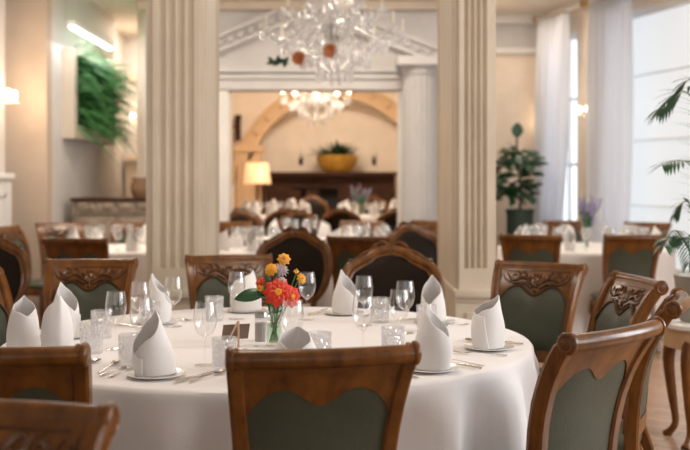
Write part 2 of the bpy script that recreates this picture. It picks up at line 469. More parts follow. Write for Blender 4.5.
pier('wall_pier_left', -1.24, -.885, 6.2, 7.04, -1.165, -.93, 4)
pier('wall_pier_right', .685, .94, 6.2, 7.40, .735, .885, 4)
# fluted round column by the doorway
f = MB(); nf = 20; n = nf*6
rg = []
for z, r, fl in ((.25,.215,0),(.30,.215,1),(2.55,.19,1),(2.6,.19,0)):
    rg.append([V(((r-(.016*abs(sin(nf*PI*j/n)) if fl else 0))*cos(2*PI*j/n),(r-(.016*abs(sin(nf*PI*j/n)) if fl else 0))*sin(2*PI*j/n),z)) for j in range(n)])
f.rings(rg)
f.lathe([(.27,0),(.27,.10),(.25,.12),(.26,.17),(.24,.2),(.225,.25),(.01,.25)], 40)
f.lathe([(.01,2.6),(.20,2.6),(.21,2.63),(.20,2.65),(.235,2.70),(.01,2.70)], 40); f.b2(-.26,.26,-.26,.26,2.70,2.80)
o = f.build('wall_column', plain('column_grey_paint', (.46,.445,.44), .5), loc=(X(419,11.6),11.55,0)); struct(o)

# ------------------------------------------------------------------ chairs
ZT = .925
def yb(z):
    s = max(0, (z-.46)/.465); return -.20-.03*s-.115*s**3
def hw(z):
    s = max(0, (z-.46)/.465); return .203+.045*s**1.3
def BP(x, z, off=0): return V((x, yb(z)+.03*(x/.25)**2+off, z))
def zlow(u):
    a = abs(u)
    if a < .45: return .788+.046*sin(PI/2*(a/.45))**2
    return .834-.095*((a-.45)/.55)**2.2
def sweep_rect(mb, pts, hx, ht):
    """sweep a rounded rectangle whose width lies along x; ht(i) half thickness in the yz plane"""
    rg = []; k = len(pts)
    for i, p in enumerate(pts):
        t = (pts[min(i+1,k-1)]-pts[max(i-1,0)]); t.x = 0; t.normalize()
        n = V((0,t.z,-t.y)); h = ht(i); w = hx(i) if callable(hx) else hx
        c = .32
        sec = [(-1,-1+c),(-1,1-c),(-1+c,1),(1-c,1),(1,1-c),(1,-1+c),(1-c,-1),(-1+c,-1)]
        rg.append([p+V((a*w,0,0))+n*(b*h) for a,b in sec])
    mb.rings(rg)
def seat_mesh(mb, z0, z1, wf, wr, yr, yf, dome=.02, n=40):
    def ring(k, z):
        out = []
        for j in range(n):
            a = 2*PI*j/n; c = cos(a); s_ = sin(a)
            x = math.copysign(abs(c)**.35, c); y = math.copysign(abs(s_)**.35, s_)
            yy = (yr+yf)/2+(yf-yr)/2*y*k+(.02*(1-x*x) if y > 0 else 0)*k
            w = wr+(wf-wr)*((yy-yr)/(yf-yr))
            out.append(V((x*w/2*k, yy, z)))
        return out
    mb.rings([ring(.94,z0), ring(1,z0+(z1-z0)*.25), ring(1,z0+(z1-z0)*.7), ring(.95,z1), ring(.75,z1+dome*.6), ring(.4,z1+dome), ring(.02,z1+dome*1.05)])
def cabriole(sx, z1, x, y):
    m = MB()
    pts = cat_rom([(x*sx,y,z1),(x*sx*1.05,y+.012,z1-.08),(x*sx*1.02,y+.005,.2),(x*sx*.98,y-.012,.08),(x*sx*1.04,y+.012,.022),(x*sx*1.05,y+.022,.0)],4)
    rr = [.034,.036,.037,.036,.034,.032,.03,.028,.025,.023,.0215,.02,.019,.018,.018,.019,.021,.024,.026,.026,.022][:len(pts)]
    while len(rr) < len(pts): rr.append(.022)
    m.tube(pts, rr, 10)
    return m
def make_dining_chair():
    t = thing('dining_chair', 'x', 'chair')
    m = MB(); seat_mesh(m, .385, .425, .46, .41, -.20, .19); m.build('seat', M['green'], t)
    m = MB(); seat_mesh(m, .315, .39, .45, .40, -.195, .18, 0); m.build('seat_apron', M['wood'], t)
    for sx in (-1,1):
        cabriole(sx, .36, .185, .138).build('leg', M['wood'], t)
        m = MB()
        pts = [V((sx*.195,-.315,0)), V((sx*.195,-.285,.1)), V((sx*.193,-.245,.22)), V((sx*.19,-.215,.34))]
        for z in [.42,.50,.58,.66,.72,.78,.83,.87,.90,.925]:
            p = BP(sx*(hw(z)-.021), z); pts.append(p)
        th0 = len(pts)
        pts[-1].z -= .006
        sweep_rect(m, pts, lambda i: .021 if i > 3 else .018, lambda i: .019 if i < 4 else (.025 if i < 13 else .018))
        # bead moulding down the front face of the post
        m.tube([BP(sx*(hw(z)-.012), z, .025) for z in (.47,.56,.66,.74,.81,.87,.91)], .0055, 6)
        m.tube([BP(sx*(hw(z)-.030), z, .025) for z in (.47,.56,.66,.74,.81,.87,.91)], .0045, 6)
        m.build('back_post', M['wood'], t)
    # crest rail and its scrolled roll
    m = MB()
    def fr(off): 
        def g(u, v):
            uu = u*2-1; zl = zlow(uu); z = zl+(ZT+.012-zl)*v
            return BP(uu*(hw(min(z,ZT))-.028), z, off)
        return g
    m.shell(fr(.014), fr(-.016), 44, 10)
    W = hw(ZT)-.004
    roll = [V((W*(i/8-1), yb(ZT)+.03*(W*(i/8-1)/.25)**2-.010, .923)) for i in range(17)]
    m.tube(roll, .0245, 14)
    m.build('crest_rail', M['wood'], t)
    for sx in (-1,1):
        m = MB()
        y = yb(ZT)+.03*(W/.25)**2-.010
        rot = Matrix.Rotation(PI/2, 3, 'Y')
        m.lathe([(.005,-.026),(.0255,-.026),(.0285,-.022),(.0285,-.017),(.026,-.0145),(.0265,-.011),(.0315,-.007),(.0325,-.001),(.030,.004),(.027,.007),(.022,.008),(.019,.0065),(.012,.008),(.002,.009)], 18, (sx*(W-.004),y,.923), rot @ Matrix.Scale(sx,3,V((0,0,1))), True)
        m.build('finial', M['wood'], t)
    m = MB()
    def pf(u, v):
        uu = u*2-1; zl = zlow(uu)+.012; z = .50+(zl-.50)*v
        return BP(uu*(hw(z)-.03), z, .008+.022*(1-uu**4)*(1-(2*v-1)**6))
    def pb(u, v):
        uu = u*2-1; zl = zlow(uu)+.012; z = .50+(zl-.50)*v
        return BP(uu*(hw(z)-.03), z, -.010-.004*(1-uu**4)*(1-(2*v-1)**6))
    m.shell(pf, pb, 24, 14); m.build('back_panel', M['green'], t)
    m = MB()
    m.shell(lambda u,v: BP((u*2-1)*(hw(.52)-.03), .455+.06*v, .016), lambda u,v: BP((u*2-1)*(hw(.52)-.03), .455+.06*v, -.018), 12, 3)
    m.build('lower_rail', M['wood'], t)
    # nailhead / rope edge around the upholstery
    m = MB()
    edge = [BP((u)*(hw(zlow(u))-.036), zlow(u)-.002, .020) for u in [i/30-1 for i in range(61)]]
    m.tube(edge, .006, 6)
    for i in range(0,61):
        m.ball(edge[i]+V((0,.004,-.002)), .0052, 6, 4)
    for sx in (-1,1):
        for k in range(14):
            z = .56+k*.0135; m.ball(BP(sx*(hw(z)-.038), z, .014), .005, 6, 4)
    m.build('nailhead_trim', M['nail'], t)
    # carved acanthus spray
    m = MB()
    def cp(x, z, o=.016): return BP(x, z, o)
    for a in (-70,-42,-18,0,18,42,70):
        L = .062 if abs(a) < 50 else .05
        d = (sin(math.radians(a)), cos(math.radians(a)))
        p = [cp(d[0]*L*k/4, .836+d[1]*L*k/4*.95, .015+.008*sin(PI*k/4)) for k in range(5)]
        m.tube(p, [.007,.013,.011,.007,.002], 6)
    m.ball(cp(0,.832,.02), .014, 8, 6, (1,.7,1.2)); m.ball(cp(0,.808,.018), .011, 8, 6, (1,.6,1.3))
    for sx in (-1,1):
        for cur, r in (([(.012,.835),(.045,.862),(.085,.868),(.12,.855),(.135,.872),(.12,.884),(.108,.874)],.0085),
                       ([(.02,.822),(.05,.838),(.08,.846),(.115,.842),(.15,.850),(.175,.866),(.185,.885)],.0075),
                       ([(.05,.862),(.06,.885),(.078,.897),(.09,.888)],.0065),
                       ([(.09,.868),(.10,.893),(.125,.900)],.006),
                       ([(.13,.848),(.15,.872),(.165,.893)],.006),
                       ([(.07,.842),(.095,.832),(.11,.822)],.0055)):
            pts = cat_rom([cp(sx*x, z, .017) for x, z in cur], 4)
            k = len(pts); m.tube(pts, [1.3*r*(1-.75*(i/(k-1))**1.5) for i in range(k)], 6)
    for sx in (-1,1):
        m.tube([cp(sx*(hw(.9)-.05), z, .014) for z in (.80,.83,.86,.895)], .004, 6)
    m.tube([cp((i/10-1)*.17, .905, .014) for i in range(21)], .004, 6)
    m.build('crest_carving', M['carve'], t)
    return t
def make_balloon_chair():
    t = thing('balloon_back_chair', 'x', 'chair')
    m = MB(); seat_mesh(m, .425, .47, .52, .43, -.20, .26, .03); m.build('seat', M['black'], t)
    m = MB(); seat_mesh(m, .35, .43, .51, .42, -.195, .25, 0); m.build('seat_apron', M['wood'], t)
    for sx in (-1,1):
        cabriole(sx, .40, .21, .20).build('leg', M['wood'], t)
        m = MB(); m.tube(cat_rom([(sx*.19,-.32,0),(sx*.185,-.26,.15),(sx*.17,-.21,.34),(sx*.15,-.20,.46),(sx*.155,-.21,.53)],4), [.018,.024], 10)
        m.build('leg', M['wood'], t)
    def bpt(x, z, off=0):
        s = (z-.46)/.55; return V((x, -.20-.10*s-.04*s*s+.05*(x/.27)**2+off, z))
    half = cat_rom([(.145,.52,0),(.20,.575,0),(.245,.66,0),(.262,.76,0),(.25,.85,0),(.222,.905,0),(.175,.932,0),(.125,.955,0),(.08,.985,0),(.0,1.0,0)],5)
    H = [(p.x,p.y) for p in half]
    m = MB()
    path = [bpt(x,z) for x,z in H]+[bpt(-x,z) for x,z in reversed(H[:-1])]
    k = len(path)
    m.tube(path, [.022+.008*sin(PI*i/(k-1))**2 for i in range(k)], 10, up=(0,1,0))
    inner = [(x*.90, z-.022*(1 if z > .8 else .3)) for x,z in H]
    pin = [bpt(x,z,.016) for x,z in inner]+[bpt(-x,z,.016) for x,z in reversed(inner[:-1])]
    m.tube(pin, .010, 6)
    m.tube([bpt(-.15,.53),bpt(0,.515),bpt(.15,.53)], .022, 8)
    m.build('back_frame', M['wood'], t)
    m = MB()
    hx = [x*.93 for x,z in H]; hz = [z-.012 for x,z in H]
    def q(off, bul):
        def g(u, v):
            i = v*(len(hx)-1); a = int(min(i, len(hx)-2)); fr_ = i-a
            x = hx[a]*(1-fr_)+hx[a+1]*fr_; z = hz[a]*(1-fr_)+hz[a+1]*fr_
            uu = u*2-1
            return bpt(uu*max(x,.015), z, off+bul*(1-uu**2)*sin(PI*v)**.5)
        return g
    m.shell(q(.004,.03), q(-.008,-.012), 16, 45); m.build('back_panel', M['black'], t)
    m = MB()
    for sx in (-1,1):
        for cur, r in (([(.0,1.015),(.04,1.035),(.08,1.02),(.095,.985),(.07,.965),(.045,.98),(.055,1.0)],.016),
                       ([(.09,.99),(.13,.985),(.165,.965),(.20,.945),(.225,.95)],.014),
                       ([(.13,.958),(.16,.945),(.19,.92),(.175,.905)],.010)):
            pts = cat_rom([bpt(sx*x, z, .012) for x,z in cur], 4); k = len(pts)
            m.tube(pts, [r*(1-.55*i/(k-1)) for i in range(k)], 8)
    for a in (-50,-25,0,25,50):
        d = (sin(math.radians(a)), cos(math.radians(a)))
        m.tube([bpt(d[0]*.055*j/3, .985+d[1]*.055*j/3, .02) for j in range(4)], [.008,.013,.010,.003], 6)
    m.build('crest_carving', M['carve'], t)
    return t
dc = make_dining_chair(); bc = make_balloon_chair()
used = {'d':False, 'b':False}
seats = []
def chair(kind, x, y, fx, fy, label, group=None, z=0, tilt=0):
    l = math.hypot(fx,fy); fx/=l; fy/=l
    off = .34 if kind == 'd' else .31
    ox, oy = x+fx*off, y+fy*off
    src = dc if kind == 'd' else bc
    rz = rz_of(fx,fy)
    if not used[kind]:
        used[kind] = True; o = src; o.location = (ox,oy,z); o.rotation_euler = (0,0,rz); o['label'] = label
        if group: o['group'] = group
    else:
        o = dup(src, (ox,oy,z), rz, label, group)
        if not group and 'group' in o: del o['group']
    seats.append((ox,oy,rz)); return o
MG = 'carved chairs around the front round table'
chair('d', -.05, 2.51, -.2, .97, 'carved wooden chair with green leather back seen from behind at front centre', MG)
chair('d', -.90, 2.53, 0, 1, 'dark wooden chair seen from behind at the left front of the table', MG)
chair('d', -.668, 1.89, -.13, -.99, 'blurred carved chair top nearest the camera in the bottom left corner')
chair('d', .785, 2.87, -.69, .72, 'wooden chair at right front, its rolled top rail tilted, green back towards us', MG)
chair('d', 1.225, 3.66, -.935, .353, 'wooden chair seen edge on at the right frame edge', MG)
chair('d', 1.30, 4.40, -.99, -.13, 'carved chair turned sideways at right of the table, second from the right edge', MG)
chair('d', 1.02, 5.20, -.55, -.83, 'carved green leather chair facing us just right of the fluted pier', MG)
chair('b', .245, 5.40, 0, -1, 'round backed dark leather chair with carved crest facing us behind the table', MG)
chair('d', -.665, 5.72, .16, -.98, 'carved green leather chair facing us behind the red flowers by the left pier', MG)
chair('d', -1.375, 5.43, .06, -1, 'carved green leather chair facing us at back left of the table', MG)
chair('d', -1.80, 4.62, .85, -.5, 'carved chair cut off by the left frame edge, only its ridged post seen', MG)
chair('b', -.36, 7.2, -.12, -1, 'round backed dark chair behind the flower vase with arched wooden top')
chair('b', -2.33, 6.5, .2, -1, 'round backed dark chair cut off at the left edge below the wall lamp')
chair('d', -2.03, 7.5, .05, 1, 'dark wooden chair seen from behind in front of the left side table')
chair('d', -2.97, 10.42, .4, -.9, 'carved chair facing us at the far left of the left side table')
chair('d', -2.2, 10.5, 0, -1, 'wooden chair facing us in front of the grey carved sideboard')
chair('d', -3.24, 9.5, 1, -.15, 'wooden chair against the left wall below the white wainscot')
chair('d', 1.48, 8.0, .25, .97, 'left one of two wooden chairs seen from behind at the window table')
chair('d', 2.32, 8.0, -.05, 1, 'right one of two wooden chairs seen from behind at the window table')
chair('d', 3.18, 10.5, -.6, -.8, 'far chair behind the window table in front of the bright window')
chair('d', 2.42, 11.0, 0, -1, 'far chair behind the lavender vase on the window table')
chair('d', .19, 10.8, -.3, -.95, 'carved chair facing us at the middle table below the greenery vase')
chair('d', .10, 7.75, .1, 1, 'wooden chair seen from behind just over the round carved crest chair')
chair('b', .53, 8.2, .5, -.87, 'round backed chair half hidden behind the right pier')
chair('d', .92, 11.0, -.8, -.6, 'wooden chair beside the round fluted column')
chair('b', X(240,12.1), 12.1, 0, -1, 'round backed chair in the doorway below the lampshade', 'chairs in the doorway')
chair('b', X(299,12.2), 12.2, 0, -1, 'round backed chair in the doorway left of the bowl', 'chairs in the doorway')
chair('d', -1.24, 10.7, .2, -1, 'small green backed chair just right of the left pier')
BG = 'round backed chairs in the back room'
for i, (px, y, fx, fy) in enumerate(((241,13.0,0,1),(285,12.75,0,1),(341,12.95,.1,1),(397,12.75,-.1,1),(312,16.0,0,-1),(372,16.0,0,-1))):
    chair('b', X(px,y), y, fx, fy, ['round backed chair in the back room below the lampshade','round backed chair in the back room right of the lamp','round backed chair in the back room under the greenery','round backed chair in the back room by the fluted column','far chair in front of the fireplace opening','far chair at the right end of the dark mantel'][i], BG, FLOOR_BACK if y > 13.7 else 0)

# ------------------------------------------------------------------ tablecloths
def tablecloth(name, cx, cy, R, zt, zb, label, folds=13, amp=.035, seed=1, floor=0, group=None, avoid=()):
    rr = random.Random(seed)
    ph = [rr.uniform(0,6.28) for _ in range(6)]
    n = 168
    prof = []
    for i in range(7): prof.append((R*.985*i/6 if i else .001, zt, 0))
    prof += [(R*.997, zt-.004, 0),(R+.004, zt-.014, .02),(R+.007, zt-.035, .06)]
    K = 14
    for i in range(1,K+1):
        t = i/K; prof.append((R+.007+.02*t, zt-.035-(zt-.035-zb)*t, 0.10+.90*t**.4))
    m = MB(); rings = []
    for (r, z, w) in prof:
        ring = []
        for j in range(n):
            a = 2*PI*j/n
            wv = amp*w*(.65*sin(folds*a+ph[0]+.8*sin(2*a+ph[1]))+.45*sin((folds*.5//1+3)*a+ph[2])+.3*sin(5*a+ph[3]))
            q = r+wv
            p = V((cx+q*cos(a), cy+q*sin(a), z))
            if w > 0 and z < .452:
                for (sx,sy,rz) in avoid:
                    for _ in range(40):
                        lx = (p.x-sx)*cos(-rz)-(p.y-sy)*sin(-rz); ly = (p.x-sx)*sin(-rz)+(p.y-sy)*cos(-rz)
                        if abs(lx) < .237 and -.25 < ly < .205 and q > R-.45:
                            q -= .015; p = V((cx+q*cos(a), cy+q*sin(a), z))
                        else: break
            ring.append(p-V((cx,cy,floor)))
        rings.append(ring)
    m.rings(rings, True, False)
    o = m.build(name, M['cloth'], loc=(cx,cy,floor))
    tag(o, label, 'tablecloth', group); return o
TX, TY, TR, TT = -.29, 3.87, 1.0, .76
tablecloth('tablecloth', TX, TY, TR, TT, .012, 'white cloth draped over the large round table in the foreground', 21, .085, 3, avoid=seats[:11])
LT = 'white cloth tables behind'
tablecloth('tablecloth', -2.0, 9.25, .66, TT, .012, 'white tablecloth on the left side table in front of the sideboard', 11, .03, 4, avoid=seats)
tablecloth('tablecloth', 2.24, 9.35, .80, TT, .012, 'white tablecloth on the window table with the lavender vase', 11, .03, 5, avoid=seats)
tablecloth('tablecloth', -.80, 9.0, .48, TT, .012, 'white tablecloth just right of the left pier', 11, .03, 6, avoid=seats)
tablecloth('tablecloth', .32, 9.4, .6, TT, .012, 'white tablecloth in the middle, left of the right pier', 11, .03, 8, avoid=seats)
tablecloth('tablecloth', -.52, 11.0, .48, TT, .012, 'white tablecloth near the doorway to the back room', 11, .03, 9, avoid=seats)
tablecloth('tablecloth', -1.0, 14.5, .6, TT+FLOOR_BACK, .132, 'tablecloth in the back room under the lamp glow', 11, .03, 10, FLOOR_BACK, avoid=seats)
tablecloth('tablecloth', .45, 14.6, .66, TT+FLOOR_BACK, .132, 'tablecloth in the back room carrying the vase of greenery', 11, .03, 11, FLOOR_BACK, avoid=seats)

# ------------------------------------------------------------------ tableware
ZTAB = TT+.001
def napkin_mesh(peak=.20, low=.085, rx=.062, ry=.046, lean=.02, turns=1.22, pinch=.55, twist=.4, ex=1.25):
    m = MB(); nu, nv = 44, 12
    def g(u, v):
        th = u*2*PI*turns - PI*turns
        h = peak-(peak-low)*min(1.15, abs(th)/PI)**ex
        h += .0025*sin(5*th+1.3*ex)*min(1,abs(th))
        z = h*v
        lay = 1+.10*(th/PI)*.5
        tz = z/peak
        taper = 1+.10*sin(PI*min(1,tz*1.6))-pinch*tz**2.2
        for c0, am in ((0,.16),(2.0,.10),(-1.7,.09)):
            taper += am*max(0, 1-abs(th-c0)/.45)*(.3+.7*tz)
        x = rx*cos(th)*lay*taper*(1-.15*tz)
        y = ry*sin(th)*lay*(1+.12*sin(PI*tz))*(1-.55*tz**2.5)
        a = twist*tz
        X_ = x*cos(a)-y*sin(a)+lean*tz; Y_ = x*sin(a)+y*cos(a)
        return V((X_, Y_, z+.0015))
    m.grid(g, nu, nv)
    return m
NV = [dict(lean=-.03,low=.075,ex=1.1,pinch=.5), dict(peak=.19,low=.125,rx=.066,ry=.05,lean=-.012,pinch=.3,twist=-.5,ex=.8), dict(peak=.21,low=.10,rx=.06,ry=.05,lean=-.02,pinch=.55,twist=.3,ex=1.05), dict(peak=.145,low=.082,rx=.068,ry=.066,lean=.0,pinch=.0,twist=0,turns=1.08,ex=1.6)]
NP = []
for i, kw in enumerate(NV):
    NP.append(napkin_mesh(**kw))
NOBJ = [None]*4
def napkin(i, x, y, z, rz, label, group=None, sc=1.0):
    if NOBJ[i] is None:
        o = NP[i].build('napkin', M['napkin'], solid=.0028, sub=1); NOBJ[i] = o
    else:
        o = NOBJ[i].copy(); COL.objects.link(o)
        for k in ('label','group','category'):
            if k in o: del o[k]
    o.location = (x,y,z); o.rotation_euler = (0,0,rz); o.scale = (sc,)*3
    return tag(o, label, 'napkin', group)
def plate_mesh():
    m = MB(); m.lathe([(.001,0),(.05,0),(.055,.002),(.088,.008),(.091,.010),(.090,.0115),(.062,.007),(.055,.005),(.001,.005)], 40)
    return m
plate_src = None
def plate(x, y, z, label, group=None, r=1.0):
    global plate_src
    if plate_src is None: plate_src = o = plate_mesh().build('side_plate', M['porcelain'])
    else:
        o = plate_src.copy(); COL.objects.link(o)
        for k in ('label','group'):
            if k in o: del o[k]
    o.location = (x,y,z); o.scale = (r,r,1)
    return tag(o, label, 'plate', group)
# main settings: (napkin type, x, y, rotation, where)
WHERE = [
 (1, -1.15, 3.57, 2.4, 'at the far left edge behind the dark chair'),
 (2, -1.09, 3.88, 2.4, 'tall at left below the carved back left chair'),
 (2, -.985, 3.42, -1.2, 'pointed at left, nearest the dark left chair top'),
 (0, -.585, 3.10, .5, 'at left front beside the forks'),
 (2, -.81, 4.27, 2.8, 'at back left behind the wine glasses'),
 (1, -.46, 4.66, .2, 'at the back left of the flowers'),
 (0, -.005, 4.57, 2.2, 'at the back in front of the round backed chair'),
 (0, .385, 4.30, 1.0, 'at back right in front of the fluted right pier'),
 (1, .52, 3.61, .9, 'at the right edge of the table'),
 (2, .275, 3.20, 2.5, 'at right front beside the front chair top'),
 (3, -.15, 3.06, 1.57, 'with a round open fold behind the front chair top'),
]
SG = 'napkins on the front table'
for (t, x, y, r, w) in WHERE:
    plate(x, y, ZTAB, 'white side plate under the napkin ' + w, 'side plates on the front table')
    napkin(t, x, y, ZTAB+.006, r, 'white folded linen napkin ' + w, SG, 1.0)
def make_wine_glass():
    t = thing('wine_glass', 'x', 'glass')
    m = MB(); m.lathe([(.0035,.088),(.010,.093),(.024,.104),(.034,.122),(.0385,.145),(.038,.162),(.0345,.19),(.032,.208),(.0312,.208),(.0337,.19),(.0372,.162),(.0377,.145),(.0332,.1225),(.0232,.105),(.009,.0945),(.001,.0935)], 32)
    m.build('bowl', M['glass'], t)
    m = MB(); m.lathe([(.0038,.004),(.0032,.02),(.003,.05),(.0034,.08),(.006,.0905)], 12, cap=True); m.build('stem', M['glass'], t)
    m = MB(); m.lathe([(.001,0),(.034,0),(.0345,.0012),(.02,.0028),(.006,.005),(.001,.006)], 32); m.build('foot', M['glass'], t)
    return t
wg = make_wine_glass(); wgu = False
GL = [(-.827,3.61,'at left beside two cut tumblers, nearest the pointed napkin'),(-.69,3.39,'in front of two others, just behind the left front napkin'),(-.81,3.95,'rearmost of the left cluster in front of the back left napkin'),(-.715,4.17,'standing alone in front of the left fluted pier'),
 (-.46,3.29,'beside the cut tumbler left of the front chair'),(-.477,4.40,'in front of the back napkin left of the flowers'),(-.166,4.38,'behind the red flowers on their right'),(-.175,3.34,'just right of the vase in front of the red flowers'),
 (.062,3.45,'alone in the middle right of the table, nearest the camera'),(.08,4.20,'directly behind the nearer middle glass by the back napkin'),(.20,3.67,'front one of the overlapping pair at right'),(.24,3.99,'rear one of the overlapping pair at right')]
for (x, y, w) in GL:
    lab = 'clear stemmed wine glass ' + w
    if not wgu: wgu = True; wg.location = (x,y,ZTAB); wg['label'] = lab; wg['group'] = 'wine glasses on the front table'
    else: dup(wg, (x,y,ZTAB), R_.uniform(0,6), lab)
def tumbler_mesh():
    m = MB(); n = 40
    rg = []
    def rr(z, j): 
        base = .0385+.003*z/.105
        if .012 < z < .082:
            ph = (j/n*2*PI*10); q = abs(sin(ph/1.0+z*110))*abs(sin(ph/1.0-z*110))
            return base-.0022+.0032*q
        return base
    for z in [0,.003]+[.012+.0044*i for i in range(17)]+[.088,.105]:
        rg.append([V((rr(z,j)*cos(2*PI*j/n), rr(z,j)*sin(2*PI*j/n), z)) for j in range(n)])
    for z in (.105,.06,.016):
        r = .0392 if z > .1 else (.0375 if z > .05 else .035)
        rg.append([V((r*cos(2*PI*j/n), r*sin(2*PI*j/n), z)) for j in range(n)])
    m.rings(rg)
    return m
tb = None
TL = [(-.895,3.53,'left of the left wine glasses, in front of the other'),(-.945,3.88,'rear one at left by the tall napkin'),(-.70,3.27,'tucked behind the left front napkin'),(-.805,4.14,'in front of the back left napkin'),(-.385,3.20,'nearest the front chair beside the card stand'),
 (-.57,4.36,'at the back beside the flowers near the left pier'),(.15,4.31,'behind the middle wine glasses'),(.33,4.05,'right of the overlapping wine glasses'),(.165,3.44,'left of the right front napkin'),(-.085,3.31,'beside the round open napkin')]
for (x, y, w) in TL:
    if tb is None: tb = o = tumbler_mesh().build('tumbler', M['cut'])
    else: o = tb.copy(); COL.objects.link(o)
    o.location = (x,y,ZTAB); o.rotation_euler = (0,0,R_.uniform(0,3))
    tag(o, 'cut crystal tumbler ' + w, 'glass', 'cut crystal tumblers on the front table')
# cutlery
def fork_mesh():
    m = MB()
    m.tube(cat_rom([(0,-.095,.003),(0,-.05,.0035),(0,.0,.006),(0,.03,.007)],3), [.0055,.0055,.005,.004,.0028,.0024,.0022,.0022,.0026,.004], 8, flat=.4)
    m.tube([(0,.028,.007),(0,.04,.006),(0,.052,.005)], [.004,.0105,.011], 8, flat=.2)
    for k in range(4):
        x = -.0085+k*.00567
        m.tube([(x,.05,.005),(x,.07,.0045),(x,.095,.0075)], [.002,.0018,.001], 6, flat=.6)
    return m
def knife_mesh():
    m = MB()
    m.tube([(0,-.105,.005),(0,-.06,.0055),(0,-.01,.005),(0,.0,.0045)], [.006,.0065,.005,.004], 8, flat=.65)
    m.tube([(0,0,.0045),(.001,.03,.004),(.002,.08,.004),(.0,.108,.004)], [.006,.009,.009,.001], 8, flat=.12, up=(0,0,1))
    return m
def spoon_mesh():
    m = MB()
    m.tube(cat_rom([(0,-.09,.003),(0,-.04,.004),(0,.02,.008),(0,.045,.007)],3), [.0055,.005,.0045,.004,.003,.0025,.0022,.0022,.0024,.003], 8, flat=.4)
    def g(s):
        def q(u, v):
            a = 2*PI*u; r = v
            return V((.0165*r*cos(a)*(1+.1*sin(a)), .068+.026*r*sin(a), .0015+.0075*r*r+s))
        return q
    m.grid(g(0), 20, 5, True); m.grid(g(.0012), 20, 5, True)
    return m
CUT = {}
def cutlery(kind, x, y, ang, label):
    nm = {'f':'fork','k':'knife','s':'spoon'}[kind]
    if kind not in CUT:
        o = {'f':fork_mesh,'k':knife_mesh,'s':spoon_mesh}[kind]().build(nm, M['silver']); CUT[kind] = o
    else: o = CUT[kind].copy(); COL.objects.link(o)
    o.location = (x,y,ZTAB+.0005); o.rotation_euler = (0,0,ang)
    tag(o, label, 'cutlery', 'silver cutlery on the front table')
def inward(x, y): return math.atan2(-(TX-x), TY-y)
def setting(x, y, items, where, dr=0.0):
    a = inward(x,y); d = V((TX-x,TY-y,0)).normalized(); rgt = V((d.y,-d.x,0))
    for (k, off, along, da, ww) in items:
        p = V((x,y,0))+rgt*off+d*along
        cutlery(k, p.x, p.y, a+da, 'silver ' + {'f':'fork','k':'knife','s':'spoon'}[k] + ' ' + ww + ' ' + where)
setting(-.585,3.10,[('f',-.13,.02,.1,'lying nearest'),('f',-.165,.03,.05,'lying second from'),('s',-.215,.06,.25,'lying farthest left of'),('k',.125,.02,-.1,'lying right of'),('s',.16,.03,-.12,'lying right of the knife by')],'the left front napkin')
setting(.275,3.20,[('k',.13,.01,0,'just right of'),('s',.165,.02,.1,'farther right of'),('f',-.13,.02,0,'left of')],'the right front napkin')
setting(.52,3.61,[('k',.12,0,0,'behind'),('f',-.13,.01,0,'in front of'),('s',.16,.03,.1,'rearmost behind')],'the right edge napkin')
setting(.385,4.30,[('k',.12,.0,0,'left of'),('f',-.14,.01,.1,'right of')],'the back right napkin')
setting(-.005,4.57,[('f',-.13,.0,0,'right of'),('k',.13,0,0,'left of')],'the back napkin by the round backed chair')
setting(-.81,4.27,[('f',-.13,0,0,'right of'),('k',.13,.0,.1,'left of')],'the back left napkin')
setting(-.985,3.42,[('k',.13,.0,0,'to the right of'),('s',.165,.01,.15,'second to the right of')],'the pointed left napkin')
setting(-.15,3.06,[('f',-.14,.0,0,'left of')],'the open fold napkin')

# centrepiece
VX, VY = -.262, 3.70
v = thing('flower_vase', 'small clear glass vase holding the red flowers at the table centre', 'vase', (VX,VY,ZTAB))
m = MB(); m.lathe([(.001,.002),(.030,.002),(.033,.006),(.032,.05),(.027,.085),(.029,.11),(.033,.122),(.0318,.122),(.0275,.11),(.0255,.085),(.030,.05),(.030,.01),(.001,.008)], 28); m.build('glass_body', M['glass'], v)
m = MB(); m.lathe([(.001,.011),(.029,.012),(.0295,.05),(.0255,.08),(.001,.081)], 24); m.build('water', thin_glass('vase_water',(.72,.86,.74),.02,1.3), v)
def flower(name, label, tip, nrm, R, petals, mat, cmat, layers=2, base=(0,0,.03), cup=.1, pw=.75):
    tip = V(tip); nrm = V(nrm).normalized()
    t = thing(name, label, 'flower', (VX,VY,ZTAB), 0, 'flowers in the glass vase')
    a = nrm.cross(V((0,0,1)) if abs(nrm.z) < .9 else V((1,0,0))).normalized(); b = nrm.cross(a)
    m = MB()
    for l in range(layers):
        rr = R*(1-.25*l); k = petals-l
        for i in range(k):
            th = 2*PI*(i+.5*l)/k
            d = a*cos(th)+b*sin(th)
            m.leaf(tip+nrm*(.004*l), d+nrm*(cup+.25*l), nrm, rr, 2*PI*rr/k*pw*1.25, .28, 4, .15)
    m.build('petals', mat, t, solid=.0012)
    m = MB(); rot = nrm.to_track_quat('Z','Y').to_matrix()
    m.lathe([(R*.22,-.003),(R*.25,.004),(R*.2,.010),(R*.1,.013),(.0005,.013)], 14, tip, rot, True)
    for i in range(14):
        th = i*2.4; q = R*.2*math.sqrt(i/14); m.ball(tip+a*(q*cos(th))+b*(q*sin(th))+nrm*.012, R*.07, 6, 4)
    m.build('centre', cmat, t)
    m = MB(); bs = V(base)
    m.tube(cat_rom([bs, (bs+tip)*.5*V((.55,.55,1)).x if False else V((bs.x*.3+tip.x*.35, bs.y*.3+tip.y*.35, .115)), tip-nrm*.02, tip],5), .0022, 6); m.build('stem', M['stem'], t)
    return t
flower('red_flower', 'larger red flower with orange centre facing us in the vase', (.018,-.045,.200), (.05,-.9,.25), .058, 9, M['red'], M['orange'], 2, (.008,.005,.015))
